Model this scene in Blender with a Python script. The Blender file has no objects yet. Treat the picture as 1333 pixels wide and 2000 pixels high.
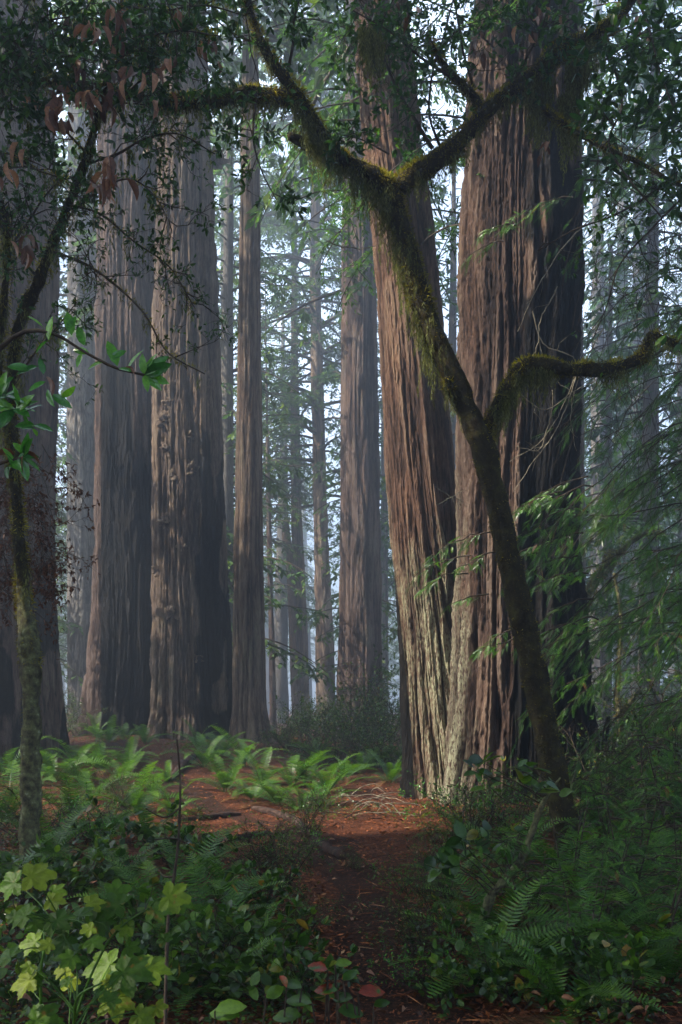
import bpy, math, random
import numpy as np
from math import radians, sin, cos, pi

# ------------------------------------------------------------------ camera, light, exposure
SC = bpy.context.scene
COL = SC.collection
CAMH, FPX, HY, CX = 1.60, 1800.0, 1380.0, 666.5
cam_d = bpy.data.cameras.new("camera"); cam = bpy.data.objects.new("camera", cam_d); COL.objects.link(cam)
cam.location = (0, 0, CAMH); cam.rotation_euler = (radians(90), 0, 0)
cam_d.sensor_fit = 'HORIZONTAL'; cam_d.sensor_width = 24.0; cam_d.lens = FPX / 1333 * 24.0
cam_d.shift_y = (HY - 1000.0) / 1333.0
cam_d.clip_start = 0.05; cam_d.clip_end = 3000
cam_d.dof.use_dof = True; cam_d.dof.focus_distance = 15.0; cam_d.dof.aperture_fstop = 16.0
SC.camera = cam

SUN_EL, SUN_AZ = 43.0, -104.0      # azimuth clockwise from +Y (the view direction); the sun stands to the left, behind the camera
sdir = np.array([sin(radians(SUN_AZ)) * cos(radians(SUN_EL)), cos(radians(SUN_AZ)) * cos(radians(SUN_EL)), sin(radians(SUN_EL))])
world = bpy.data.worlds.new("World"); SC.world = world; world.use_nodes = True
wn = world.node_tree; wn.nodes.clear()
sky = wn.nodes.new('ShaderNodeTexSky'); sky.sky_type = 'NISHITA'; sky.sun_disc = False
sky.sun_elevation = radians(SUN_EL); sky.sun_rotation = radians(SUN_AZ); sky.dust_density = 4.0
bg = wn.nodes.new('ShaderNodeBackground'); bg.inputs[1].default_value = 0.15
wo = wn.nodes.new('ShaderNodeOutputWorld')
tcw = wn.nodes.new('ShaderNodeTexCoord'); cn = wn.nodes.new('ShaderNodeTexNoise'); cn.inputs['Scale'].default_value = 2.2; cn.inputs['Detail'].default_value = 5
mpw = wn.nodes.new('ShaderNodeMapping'); mpw.inputs['Scale'].default_value = (1, 1, 2.2); wn.links.new(tcw.outputs['Generated'], mpw.inputs[0]); wn.links.new(mpw.outputs[0], cn.inputs['Vector'])
crw = wn.nodes.new('ShaderNodeValToRGB'); crw.color_ramp.elements[0].position = .36; crw.color_ramp.elements[1].position = .58; wn.links.new(cn.outputs['Fac'], crw.inputs[0])
cmx = wn.nodes.new('ShaderNodeMix'); cmx.data_type = 'RGBA'; cmx.inputs[7].default_value = (4.1, 5.0, 6.5, 1)     # bright broken cloud
wn.links.new(crw.outputs[0], cmx.inputs[0]); wn.links.new(sky.outputs[0], cmx.inputs[6]); wn.links.new(cmx.outputs[2], bg.inputs[0])
wn.links.new(bg.outputs[0], wo.inputs[0])
sl = bpy.data.lights.new("sun", 'SUN'); sl.energy = 5.0; sl.angle = radians(0.5); sl.color = (1.0, 0.90, 0.76)
sun = bpy.data.objects.new("sun", sl); COL.objects.link(sun); sun.location = (-30, -20, 40)
from mathutils import Vector
sun.rotation_euler = Vector(sdir.tolist()).to_track_quat('Z', 'Y').to_euler()
SC.view_settings.view_transform = 'Standard'; SC.view_settings.look = 'None'
SC.view_settings.gamma = 1.0; SC.view_settings.use_curve_mapping = False
SC.view_settings.exposure = 1.95
SC.render.engine = 'CYCLES'
cy = SC.cycles
cy.use_denoising = True; cy.denoiser = 'OPENIMAGEDENOISE'
cy.max_bounces = 5; cy.diffuse_bounces = 3; cy.glossy_bounces = 1; cy.transmission_bounces = 3; cy.transparent_max_bounces = 4
cy.volume_bounces = 0
cy.sample_clamp_indirect = 3.0; cy.sample_clamp_direct = 12.0; cy.caustics_reflective = False; cy.caustics_refractive = False

HAZE_DENSITY = 0.0074
# ------------------------------------------------------------------ helpers
def P(px, py, Y):
    return np.array([(px - CX) / FPX * Y, Y, CAMH + (HY - py) / FPX * Y])

def tag(o, label=None, cat=None, group=None, kind=None):
    if label: o['label'] = label
    if cat: o['category'] = cat
    if group: o['group'] = group
    if kind: o['kind'] = kind
    return o

def empty(name, loc=(0, 0, 0), rz=0.0):
    o = bpy.data.objects.new(name, None); COL.objects.link(o)
    o.location = [float(c) for c in loc]; o.rotation_euler = (0, 0, rz); o.empty_display_size = 0.2
    return o

def nrm(v):
    return v / np.maximum(np.linalg.norm(v, axis=-1, keepdims=True), 1e-9)

_seed = np.random.RandomState(3)
_TAB = _seed.rand(4096)
def _h(ix, iy, iz):
    n = (ix * 73856093) ^ (iy * 19349663) ^ (iz * 83492791)
    return _TAB[(n ^ (n >> 13)) & 4095]
def vnoise(x, y, z):
    x = np.asarray(x, float); y = np.asarray(y, float); z = np.asarray(z, float)
    x, y, z = np.broadcast_arrays(x, y, z)
    ix = np.floor(x).astype(np.int64); iy = np.floor(y).astype(np.int64); iz = np.floor(z).astype(np.int64)
    fx = x - ix; fy = y - iy; fz = z - iz
    fx = fx * fx * (3 - 2 * fx); fy = fy * fy * (3 - 2 * fy); fz = fz * fz * (3 - 2 * fz)
    def L(a, b, t): return a + (b - a) * t
    c00 = L(_h(ix, iy, iz), _h(ix + 1, iy, iz), fx); c10 = L(_h(ix, iy + 1, iz), _h(ix + 1, iy + 1, iz), fx)
    c01 = L(_h(ix, iy, iz + 1), _h(ix + 1, iy, iz + 1), fx); c11 = L(_h(ix, iy + 1, iz + 1), _h(ix + 1, iy + 1, iz + 1), fx)
    return L(L(c00, c10, fy), L(c01, c11, fy), fz)

def sstep(x, a, b):
    t = np.clip((np.asarray(x, float) - a) / (b - a), 0, 1); return t * t * (3 - 2 * t)

class MB:
    """collects vertices and faces, links them as one mesh object"""
    def __init__(s): s.v = []; s.f = []; s.n = 0; s.r = []; s.extra = {}
    def add(s, V, F, mat=0, rnd=None, **extra):
        V = np.asarray(V, float).reshape(-1, 3)
        if len(V) == 0: return
        if not isinstance(F, (list, tuple)): F = [F]
        for q in F:
            if len(q): s.f.append((np.asarray(q, np.int64) + s.n, mat))
        s.v.append(V)
        s.r.append(np.full(len(V), 0.5) if rnd is None else np.broadcast_to(np.asarray(rnd, float), (len(V),)).copy())
        for k in set(list(extra) + list(s.extra)):
            lst = s.extra.setdefault(k, [np.zeros(s.n)] if s.n else [])
            lst.append(np.broadcast_to(np.asarray(extra.get(k, 0.0), float), (len(V),)).copy())
        s.n += len(V)
    def mesh(s, name, mats, smooth=True, origin=None):
        me = bpy.data.meshes.new(name)
        if s.n == 0: return me
        V = np.concatenate(s.v)
        if origin is not None: V = V - np.asarray(origin)
        me.vertices.add(len(V)); me.vertices.foreach_set('co', V.astype(np.float32).ravel())
        loops = np.concatenate([q.ravel() for q, m in s.f])
        tot = np.concatenate([np.full(len(q), q.shape[1]) for q, m in s.f])
        mi = np.concatenate([np.full(len(q), m) for q, m in s.f])
        start = np.concatenate([[0], np.cumsum(tot)[:-1]])
        me.loops.add(len(loops)); me.loops.foreach_set('vertex_index', loops.astype(np.int32))
        me.polygons.add(len(tot)); me.polygons.foreach_set('loop_start', start.astype(np.int32))
        me.polygons.foreach_set('loop_total', tot.astype(np.int32))
        me.polygons.foreach_set('material_index', mi.astype(np.int32))
        me.polygons.foreach_set('use_smooth', np.full(len(tot), smooth))
        me.update(calc_edges=True)
        a = me.attributes.new('rnd', 'FLOAT', 'POINT'); a.data.foreach_set('value', np.concatenate(s.r).astype(np.float32))
        for k, l in s.extra.items():
            a = me.attributes.new(k, 'FLOAT', 'POINT'); a.data.foreach_set('value', np.concatenate(l).astype(np.float32))
        for m in (mats if isinstance(mats, (list, tuple)) else [mats]): me.materials.append(m)
        return me
    def build(s, name, mats, parent=None, smooth=True, loc=None):
        """vertices are world coordinates; loc = the world origin the object gets (the parent's location when it has one)"""
        org = np.array(parent.location) if parent is not None else (np.array(loc) if loc is not None else np.zeros(3))
        me = s.mesh(name, mats, smooth, org)
        o = bpy.data.objects.new(name, me); COL.objects.link(o)
        if parent is not None: o.parent = parent
        else: o.location = [float(c) for c in org]
        return o

def link(name, me, parent=None, loc=(0, 0, 0), rot=(0, 0, 0), sc=1.0):
    o = bpy.data.objects.new(name, me); COL.objects.link(o); o.parent = parent
    o.location = [float(c) for c in loc]; o.rotation_euler = rot; o.scale = (sc, sc, sc)
    return o

def copy_tree(o, parent=None):
    c = o.copy(); COL.objects.link(c); c.parent = parent
    for ch in list(o.children): copy_tree(ch, c)
    return c

def catmull(pts, rs, n):
    """smooth curve through control points: pts (k,3), rs (k,) -> n samples"""
    p = np.asarray(pts, float); r = np.asarray(rs, float)
    q = np.concatenate([p, r[:, None]], 1)
    k = len(q)
    if k == 2:
        t = np.linspace(0, 1, n)[:, None]; o = q[0] + (q[1] - q[0]) * t; return o[:, :3], o[:, 3]
    d = np.concatenate([[0], np.cumsum(np.linalg.norm(np.diff(p, axis=0), axis=1))])
    t = np.linspace(0, d[-1], n)
    m = np.gradient(q, d, axis=0)
    i = np.clip(np.searchsorted(d, t, side='right') - 1, 0, k - 2)
    h = (d[i + 1] - d[i])[:, None]; u = ((t - d[i])[:, None]) / h
    o = (2*u**3 - 3*u**2 + 1) * q[i] + (u**3 - 2*u**2 + u) * h * m[i] + (-2*u**3 + 3*u**2) * q[i+1] + (u**3 - u**2) * h * m[i+1]
    return o[:, :3], np.maximum(o[:, 3], 1e-4)

def frames(p):
    t = nrm(np.gradient(p, axis=0))
    ref = np.array([0, 0, 1.0]) if abs(t[0][2]) < 0.9 else np.array([1.0, 0, 0])
    a = np.cross(t, ref); a = nrm(a); b = np.cross(a, t)
    if len(p) > 2:
        for i in range(1, len(p)):
            v = a[i - 1] - t[i] * np.dot(a[i - 1], t[i]); a[i] = v / max(np.linalg.norm(v), 1e-9)
        b = np.cross(a, t)
    return t, a, b

def tube(mb, p, r, sides=6, mat=0, rnd=0.5, rough=0.0, cap=True, fr=6.0, **ex):
    p = np.asarray(p, float); r = np.broadcast_to(np.asarray(r, float), (len(p),))
    t, a, b = frames(p)
    th = np.arange(sides) * 2 * pi / sides
    R = r[:, None] * np.ones(sides)[None]
    V = p[:, None, :] + R[..., None] * (np.cos(th)[None, :, None] * a[:, None, :] + np.sin(th)[None, :, None] * b[:, None, :])
    if rough:
        n = vnoise(V[..., 0] * fr, V[..., 1] * fr, V[..., 2] * fr) - 0.5
        n2 = vnoise(V[..., 0] * fr * 3, V[..., 1] * fr * 3, V[..., 2] * fr * 3 + 9) - 0.5
        V = p[:, None, :] + (V - p[:, None, :]) * (1 + rough * (n * 1.4 + n2 * 0.9))[..., None]
    n = len(p); i = np.arange(n - 1)[:, None] * sides; j = np.arange(sides)[None]; j2 = (j + 1) % sides
    F = np.stack([i + j, i + j2, i + sides + j2, i + sides + j], -1).reshape(-1, 4)
    Fs = [F]; V = V.reshape(-1, 3)
    if cap:
        V = np.concatenate([V, p[-1:] + t[-1] * r[-1] * 0.6]); c = n * sides; jj = np.arange(sides)
        Fs.append(np.stack([(n - 1) * sides + jj, (n - 1) * sides + (jj + 1) % sides, np.full(sides, c)], -1))
    mb.add(V, Fs, mat, rnd, **ex)

def scatter(mb, T, F, pos, d, up, sc, mat=0, rnd=None, wsc=None):
    """place template T (x across, y along, z out) at each pos; d = direction along, up = face normal hint"""
    pos = np.asarray(pos, float).reshape(-1, 3); n = len(pos)
    if n == 0: return
    y = nrm(np.asarray(d, float).reshape(-1, 3) * np.ones((n, 3))); up = np.asarray(up, float).reshape(-1, 3) * np.ones((n, 3))
    x = nrm(np.cross(y, up) + 1e-6); z = np.cross(x, y)
    sc = np.broadcast_to(np.asarray(sc, float), (n,)); ws = sc if wsc is None else np.broadcast_to(np.asarray(wsc, float), (n,))
    V = pos[:, None] + (T[None, :, 0:1] * x[:, None]) * ws[:, None, None] + (T[None, :, 1:2] * y[:, None] + T[None, :, 2:3] * z[:, None]) * sc[:, None, None]
    k = len(T)
    Fs = [(np.asarray(q)[None] + (np.arange(n) * k)[:, None, None]).reshape(-1, np.asarray(q).shape[1]) for q in F]
    rn = np.random.RandomState(n).rand(n) if rnd is None else np.asarray(rnd)
    mb.add(V.reshape(-1, 3), Fs, mat, np.repeat(rn, k))

# leaf templates: x across, y along (length 1), z normal
NEEDLE = (np.array([[0, 0, 0], [.5, .45, .03], [0, 1, 0], [-.5, .45, .03]], float), [np.array([[0, 1, 2, 3]])])
def oval_leaf(w=.38, droop=.12, fold=.10):
    ys = [0, .22, .5, .78, 1]; ws = [0, .8, 1, .68, 0]
    V = [[0, 0, 0]]
    for y, q in zip(ys[1:-1], ws[1:-1]):
        z = -droop * y * y
        V += [[-w / 2 * q, y, z + fold * w * q], [0, y, z], [w / 2 * q, y, z + fold * w * q]]
    V.append([0, 1, -droop])
    Q = [[1, 2, 5, 4], [2, 3, 6, 5], [4, 5, 8, 7], [5, 6, 9, 8]]
    T3 = [[0, 2, 1], [0, 3, 2], [7, 8, 10], [8, 9, 10]]
    return (np.array(V, float), [np.array(Q), np.array(T3)])
LEAF = oval_leaf(); LEAFN = oval_leaf(.30, .2, .15); LEAFW = oval_leaf(.62, .1, .12); CURL = oval_leaf(.40, .35, .55)
def lobed_leaf(seed=0):
    """a toothed five lobed leaf, creased along the veins; stalk at the origin"""
    rg = np.random.RandomState(seed); n = 54; th = np.linspace(-pi, pi, n, endpoint=False)        # 0 = tip direction (+y)
    lob = np.zeros(n); vein = np.full(n, 9.0)
    for c, l, w in ((0, 1.0, .42), (.98, .86, .40), (-.98, .86, .40), (1.95, .60, .38), (-1.95, .60, .38)):
        l = l * rg.uniform(.88, 1.1); dth = np.abs((th - c + pi) % (2 * pi) - pi)
        lob = np.maximum(lob, l * np.exp(-(dth / w) ** 2 * .8)); vein = np.minimum(vein, dth)
    r = (.30 + .40 * lob) * (1 + .10 * (np.arange(n) % 2 - .5) + rg.normal(0, .03, n)); r *= 1 - .55 * np.exp(-((np.abs(th) - pi) / .22) ** 2)
    V = [(0, 0, 0)]
    for q in (.4, .75, 1.0):
        zz = .055 * q * np.minimum(vein, .45) / .45 - .10 * (r * q) ** 2 * 2 + .03 * np.sin(th * 3 + seed) * q
        V += list(zip(np.sin(th) * r * q, np.cos(th) * r * q + .05, zz))
    j = np.arange(n); k = (j + 1) % n
    T = np.stack([0 * j, 1 + k, 1 + j], -1); Q = np.concatenate([np.stack([1 + o + j, 1 + o + k, 1 + o + n + k, 1 + o + n + j], -1) for o in (0, n)])
    return (np.array(V, float), [T, Q])
LOBEDS = [lobed_leaf(k) for k in range(5)]

# ------------------------------------------------------------------ materials
def mat_new(name):
    m = bpy.data.materials.new(name); m.use_nodes = True; nt = m.node_tree; nt.nodes.clear()
    out = nt.nodes.new('ShaderNodeOutputMaterial')
    return m, nt, out
def node(nt, t, **kw):
    n = nt.nodes.new(t)
    for k, v in kw.items():
        if k.startswith('i_'):
            n.inputs[int(k[2:])].default_value = v
        else: setattr(n, k, v)
    return n
def attr(nt, name):
    return node(nt, 'ShaderNodeAttribute', attribute_name=name).outputs['Fac']
def ramp(nt, src, stops):
    r = nt.nodes.new('ShaderNodeValToRGB'); e = r.color_ramp.elements
    while len(e) < len(stops): e.new(0.5)
    for x, (p_, c) in zip(e, stops): x.position = p_; x.color = (*c, 1)
    nt.links.new(src, r.inputs[0]); return r.outputs[0]
def mixc(nt, f, a, b, mode='MIX'):
    m = nt.nodes.new('ShaderNodeMix'); m.data_type = 'RGBA'; m.blend_type = mode
    for s, i in ((f, 0), (a, 6), (b, 7)):
        if isinstance(s, (int, float)): m.inputs[i].default_value = s
        elif isinstance(s, tuple): m.inputs[i].default_value = (*s, 1)
        else: nt.links.new(s, m.inputs[i])
    return m.outputs[2]
def math_(nt, op, a, b=0.0, clamp=False):
    m = nt.nodes.new('ShaderNodeMath'); m.operation = op; m.use_clamp = clamp
    for s, i in ((a, 0), (b, 1)):
        if isinstance(s, (int, float)): m.inputs[i].default_value = s
        else: nt.links.new(s, m.inputs[i])
    return m.outputs[0]
def noise(nt, scale, sc3=(1, 1, 1), detail=3, rough=0.55, off=(0, 0, 0)):
    tc = nt.nodes.new('ShaderNodeTexCoord'); mp = nt.nodes.new('ShaderNodeMapping'); mp.inputs['Scale'].default_value = sc3
    mp.inputs['Location'].default_value = off
    n = nt.nodes.new('ShaderNodeTexNoise'); n.inputs['Scale'].default_value = scale; n.inputs['Detail'].default_value = detail
    n.inputs['Roughness'].default_value = rough
    nt.links.new(tc.outputs['Object'], mp.inputs[0]); nt.links.new(mp.outputs[0], n.inputs['Vector'])
    return n.outputs['Fac']
def finish(nt, out, color, rough=0.85, bump=None, bs=0.5, bd=0.02, spec=0.3):
    b = nt.nodes.new('ShaderNodeBsdfPrincipled')
    if isinstance(color, tuple): b.inputs['Base Color'].default_value = (*color, 1)
    else: nt.links.new(color, b.inputs['Base Color'])
    if isinstance(rough, (int, float)): b.inputs['Roughness'].default_value = rough
    else: nt.links.new(rough, b.inputs['Roughness'])
    b.inputs['Specular IOR Level'].default_value = spec
    if bump is not None:
        bn = nt.nodes.new('ShaderNodeBump'); bn.inputs['Strength'].default_value = bs; bn.inputs['Distance'].default_value = bd
        nt.links.new(bump, bn.inputs['Height']); nt.links.new(bn.outputs[0], b.inputs['Normal'])
    nt.links.new(b.outputs[0], out.inputs[0]); return b

def bark_mat(name, furrow, mid, ridge, lichen=(0.30, 0.34, 0.20), lich=0.0, fib=28.0, mossy=0.0):
    m, nt, out = mat_new(name)
    h = attr(nt, 'h')
    fib1 = noise(nt, fib, (1, 1, .13), 5, .7); big = noise(nt, 1.1, (1, 1, .35), 3, .6)
    hh = math_(nt, 'ADD', math_(nt, 'MULTIPLY', h, .75), math_(nt, 'MULTIPLY', math_(nt, 'SUBTRACT', fib1, .5), 1.5))
    c = ramp(nt, hh, [(0.12, furrow), (0.42, mid), (0.9, ridge)])
    c = mixc(nt, .8, c, ramp(nt, big, [(.3, (.62, .60, .62)), (.5, (1, 1, 1)), (.7, (1.35, 1.22, 1.08))]), 'MULTIPLY')
    if lich:
        ln = noise(nt, 1.6, (1, 1, .45), 5, .65, (5, 2, 1)); fine = noise(nt, 38, (1, 1, .35), 3, .6)
        lf = math_(nt, 'ADD', attr(nt, 'lich'), math_(nt, 'MULTIPLY', math_(nt, 'SUBTRACT', ln, .52), 3.4))
        lf = math_(nt, 'MULTIPLY', lf, math_(nt, 'MULTIPLY', math_(nt, 'SUBTRACT', fine, .40), 7.0, True), True)
        lf = math_(nt, 'MULTIPLY', lf, math_(nt, 'MULTIPLY', math_(nt, 'ADD', h, -.25), 2.2, True), True)
        lf = math_(nt, 'MULTIPLY', lf, lich, True)
        c = mixc(nt, lf, c, lichen)
    ch = attr(nt, 'char')  # real charring, plus shade painted on the right of some trunks
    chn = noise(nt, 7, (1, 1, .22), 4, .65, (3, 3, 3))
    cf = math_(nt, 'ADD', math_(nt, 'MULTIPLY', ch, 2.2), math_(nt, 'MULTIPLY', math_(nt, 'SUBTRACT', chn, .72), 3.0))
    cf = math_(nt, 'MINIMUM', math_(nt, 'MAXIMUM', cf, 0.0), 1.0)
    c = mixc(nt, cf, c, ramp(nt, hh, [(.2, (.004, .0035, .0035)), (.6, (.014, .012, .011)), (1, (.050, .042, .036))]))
    fine2 = noise(nt, fib * 1.9, (1, 1, .3), 5, .75)
    finish(nt, out, c, .9, math_(nt, 'ADD', fib1, math_(nt, 'MULTIPLY', fine2, 1.0)), 1.0, .10, .15)
    return m

def leaf_mat(name, stops, rough=0.42, trans=0.35, spec=0.5, tcol=1.6, blem=None):
    m, nt, out = mat_new(name)
    c = ramp(nt, attr(nt, 'rnd'), stops)
    if blem: c = mixc(nt, math_(nt, 'MULTIPLY', math_(nt, 'SUBTRACT', noise(nt, blem[0], (1, 1, 1), 4, .6), blem[1]), 9.0, True), c, blem[2])
    c = mixc(nt, .8, c, ramp(nt, noise(nt, 70, (1, 1, 1), 3, .6), [(.3, (.6, .6, .6)), (.7, (1.35, 1.3, 1.2))]), 'MULTIPLY')
    b = finish(nt, out, c, rough, noise(nt, 160, (1, 1, 1), 2, .5) if blem else None, .4, .004, spec=spec)
    tr = nt.nodes.new('ShaderNodeBsdfTranslucent')
    tc = mixc(nt, 1.0, c, (tcol, tcol * 1.05, tcol * .5), 'MULTIPLY'); nt.links.new(tc, tr.inputs[0])
    mx = nt.nodes.new('ShaderNodeMixShader'); mx.inputs[0].default_value = trans
    nt.links.new(b.outputs[0], mx.inputs[1]); nt.links.new(tr.outputs[0], mx.inputs[2]); nt.links.new(mx.outputs[0], out.inputs[0])
    return m

M = {}
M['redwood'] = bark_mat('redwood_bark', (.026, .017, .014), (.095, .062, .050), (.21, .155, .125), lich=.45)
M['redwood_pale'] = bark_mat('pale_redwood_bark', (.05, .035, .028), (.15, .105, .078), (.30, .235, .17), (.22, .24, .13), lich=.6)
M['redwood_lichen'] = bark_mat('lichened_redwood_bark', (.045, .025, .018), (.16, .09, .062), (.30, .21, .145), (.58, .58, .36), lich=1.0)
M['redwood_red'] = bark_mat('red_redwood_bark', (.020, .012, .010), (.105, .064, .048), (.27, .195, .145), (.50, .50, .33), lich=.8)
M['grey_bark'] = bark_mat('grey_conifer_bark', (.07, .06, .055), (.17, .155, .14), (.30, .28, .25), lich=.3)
m_, nt, out = mat_new('mossy_wood')
c = ramp(nt, noise(nt, 9, (1, 1, 1), 5, .65), [(.3, (.018, .014, .010)), (.5, (.035, .028, .015)), (.70, (.065, .062, .018))])
finish(nt, out, c, .95, noise(nt, 34, (1, 1, 1), 4, .7), 1.0, .03, .1); M['mossy_wood'] = m_
m_, nt, out = mat_new('twig_bark')
c = ramp(nt, noise(nt, 14, (1, 1, 1), 4, .6), [(.3, (.022, .016, .012)), (.55, (.055, .040, .028)), (.75, (.11, .095, .055))])
finish(nt, out, c, .85, noise(nt, 60), .5, .005, .2); M['twig'] = m_
m_, nt, out = mat_new('pale_twig_bark')
c = ramp(nt, noise(nt, 20, (1, 1, 1), 4, .6), [(.3, (.10, .085, .06)), (.6, (.24, .21, .15)), (.8, (.38, .36, .27))])
finish(nt, out, c, .85, noise(nt, 60), .5, .005, .2); M['pale_twig'] = m_
m_, nt, out = mat_new('lichened_bark')
c = ramp(nt, noise(nt, 16, (1, 1, 1), 5, .68), [(.36, (.028, .024, .016)), (.5, (.085, .08, .04)), (.62, (.15, .16, .07)), (.72, (.33, .35, .26))])
finish(nt, out, c, .9, noise(nt, 45), .9, .01, .2); M['lichen_bark'] = m_
M['moss'] = leaf_mat('moss', [(0, (.04, .03, .008)), (.35, (.13, .11, .014)), (.65, (.28, .25, .025)), (1, (.46, .42, .045))], .9, .30, .05, 1.3)
M['hang_moss'] = leaf_mat('hanging_moss', [(0, (.04, .038, .014)), (.5, (.13, .14, .045)), (1, (.32, .35, .15))], .9, .30, .05, 1.3)
M['conifer_far'] = leaf_mat('far_conifer_needles', [(0, (.022, .055, .018)), (.6, (.055, .12, .028)), (1, (.14, .19, .035))], .6, .35, .3)
M['conifer'] = leaf_mat('conifer_needles', [(0, (.016, .055, .012)), (.55, (.052, .15, .018)), (.92, (.13, .28, .03)), (1, (.20, .09, .03))], .36, .30, .5)
M['fern'] = leaf_mat('fern_frond', [(0, (.016, .048, .006)), (.6, (.046, .125, .010)), (1, (.12, .22, .016))], .45, .35, .4)
M['fern_dead'] = leaf_mat('dead_fern_frond', [(0, (.07, .035, .015)), (1, (.16, .08, .03))], .8, .2, .2)
M['broad'] = leaf_mat('glossy_leaf', [(0, (.013, .036, .005)), (.6, (.034, .090, .009)), (.93, (.09, .17, .014)), (1, (.22, .13, .02))], .36, .28, .40)
M['broad_bright'] = leaf_mat('bright_leaf', [(0, (.02, .10, .02)), (.5, (.05, .20, .025)), (1, (.12, .30, .03))], .25, .35, .6)
M['canopy'] = leaf_mat('canopy_leaf', [(0, (.012, .040, .010)), (.7, (.030, .090, .014)), (1, (.075, .16, .02))], .35, .40, .5)
M['brown_leaf'] = leaf_mat('withered_brown_leaf', [(0, (.05, .018, .010)), (.6, (.17, .068, .035)), (1, (.36, .19, .12))], .5, .25, .4, 1.2)
M['yellow_leaf'] = leaf_mat('yellow_green_leaf', [(0, (.022, .065, .005)), (.55, (.060, .135, .008)), (1, (.17, .22, .014))], .5, .35, .25, 1.3, blem=(26, .62, (.20, .10, .02)))
M['red_leaf'] = leaf_mat('red_leaf', [(0, (.16, .018, .008)), (1, (.34, .06, .015))], .35, .3, .5, 1.2, blem=(30, .52, (.03, .10, .012)))
M['litter'] = leaf_mat('litter_flakes', [(0, (.05, .014, .006)), (.5, (.22, .065, .020)), (.85, (.42, .14, .04)), (1, (.5, .33, .17))], .7, .08, .25)
# ------------------------------------------------------------------ ground
def terrain(x, y):
    x = np.asarray(x, float); y = np.asarray(y, float)
    side = .78 - .43 * sstep(x, -3.0, 0.5) - .25 * sstep(x, 2.0, 6.0)
    z = side * sstep(y, 12.5, 23) * (1 - .6 * sstep(y, 32, 60))
    z = z + .16 * np.exp(-(((x - .9) / .9) ** 2 + ((y - 12.6) / 1.3) ** 2))
    z = z + .30 * np.exp(-(((x - 3.4) / 1.6) ** 2 + ((y - 12.0) / 3.0) ** 2))
    z = z + .22 * np.exp(-(((x + 3.6) / 1.6) ** 2 + ((y - 9.5) / 3.2) ** 2))
    z = z + .10 * (vnoise(x * .35 + 7, y * .35, 0) - .5) + .05 * (vnoise(x * 1.3, y * 1.3 + 4, 1) - .5)
    return z - .02
def pathx(y): return np.interp(y, [0, 5, 7.5, 10.5, 12.5, 15, 18, 22, 40], [.35, .42, .28, -.25, -1.0, -2.4, -3.9, -5.4, -9.0])
def G(px, py):
    """point of the ground seen at a pixel of the photograph"""
    lo, hi = 1.5, 60.0
    ys = np.linspace(lo, hi, 1200); xs = (px - CX) / FPX * ys; zr = CAMH + (HY - py) / FPX * ys
    d = zr - terrain(xs, ys); k = np.argmax(d < 0) if (d < 0).any() else len(ys) - 1
    return np.array([xs[k], ys[k], float(terrain(xs[k], ys[k]))])

def grid(xs, ys, zf, name, mat, **ex):
    X, Y = np.meshgrid(xs, ys); Z = zf(X, Y)
    nx, ny = len(xs), len(ys); i = np.arange(ny - 1)[:, None] * nx; j = np.arange(nx - 1)[None]
    F = np.stack([i + j, i + j + 1, i + nx + j + 1, i + nx + j], -1).reshape(-1, 4)
    mb = MB(); mb.add(np.stack([X, Y, Z], -1).reshape(-1, 3), F); return mb.build(name, mat)
def soil_mat(name, stops, sc=26):
    m, nt, out = mat_new(name)
    n1 = noise(nt, sc, (1, 1, 1), 6, .75); n2 = noise(nt, 1.2, (1, 1, 1), 3, .5, (4, 4, 0))
    c = ramp(nt, n1, stops)
    c = mixc(nt, .85, c, ramp(nt, n2, [(.35, (.55, .55, .55)), (.65, (1.2, 1.15, 1.1))]), 'MULTIPLY')
    finish(nt, out, c, .9, math_(nt, 'ADD', n1, noise(nt, sc * 4, (1, 1, 1), 3, .7)), 1.0, .05, .2); return m
M['duff'] = soil_mat('forest_floor', [(.35, (.030, .011, .006)), (.5, (.12, .038, .015)), (.63, (.24, .075, .025)), (.75, (.36, .15, .055))])
M['trail'] = soil_mat('trodden_soil', [(.35, (.018, .010, .007)), (.52, (.065, .026, .014)), (.68, (.16, .055, .022)), (.8, (.28, .12, .05))], 34)
gx = np.concatenate([np.linspace(-180, -14, 30), np.arange(-13.8, 14, .14), np.linspace(14.2, 180, 30)])
gy = np.concatenate([np.linspace(-60, 0, 12), np.arange(.4, 30, .14), np.linspace(30.5, 240, 60)])
tag(grid(gx, gy, terrain, 'ground', M['duff']), kind='structure')
mb = MB(); ys = np.arange(-1, 24, .12); w = np.linspace(-1, 1, 13)
hw = .36 + .10 * np.sin(ys * 1.3) + .05 * np.sin(ys * 3.7)
X = pathx(ys)[:, None] + hw[:, None] * w[None] * (1 + .25 * (vnoise(ys[:, None] * 2, w[None] * .6, 3) - .5)); Y = ys[:, None] + 0 * X
Z = terrain(X, Y) + .010 - .022 * (np.abs(w)[None] > .93)
i = np.arange(len(ys) - 1)[:, None] * 13; j = np.arange(12)[None]
mb.add(np.stack([X, Y, Z], -1).reshape(-1, 3), np.stack([i + j, i + j + 1, i + 14 + j, i + 13 + j], -1).reshape(-1, 4))
tag(mb.build('path', M['trail']), kind='structure')

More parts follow.
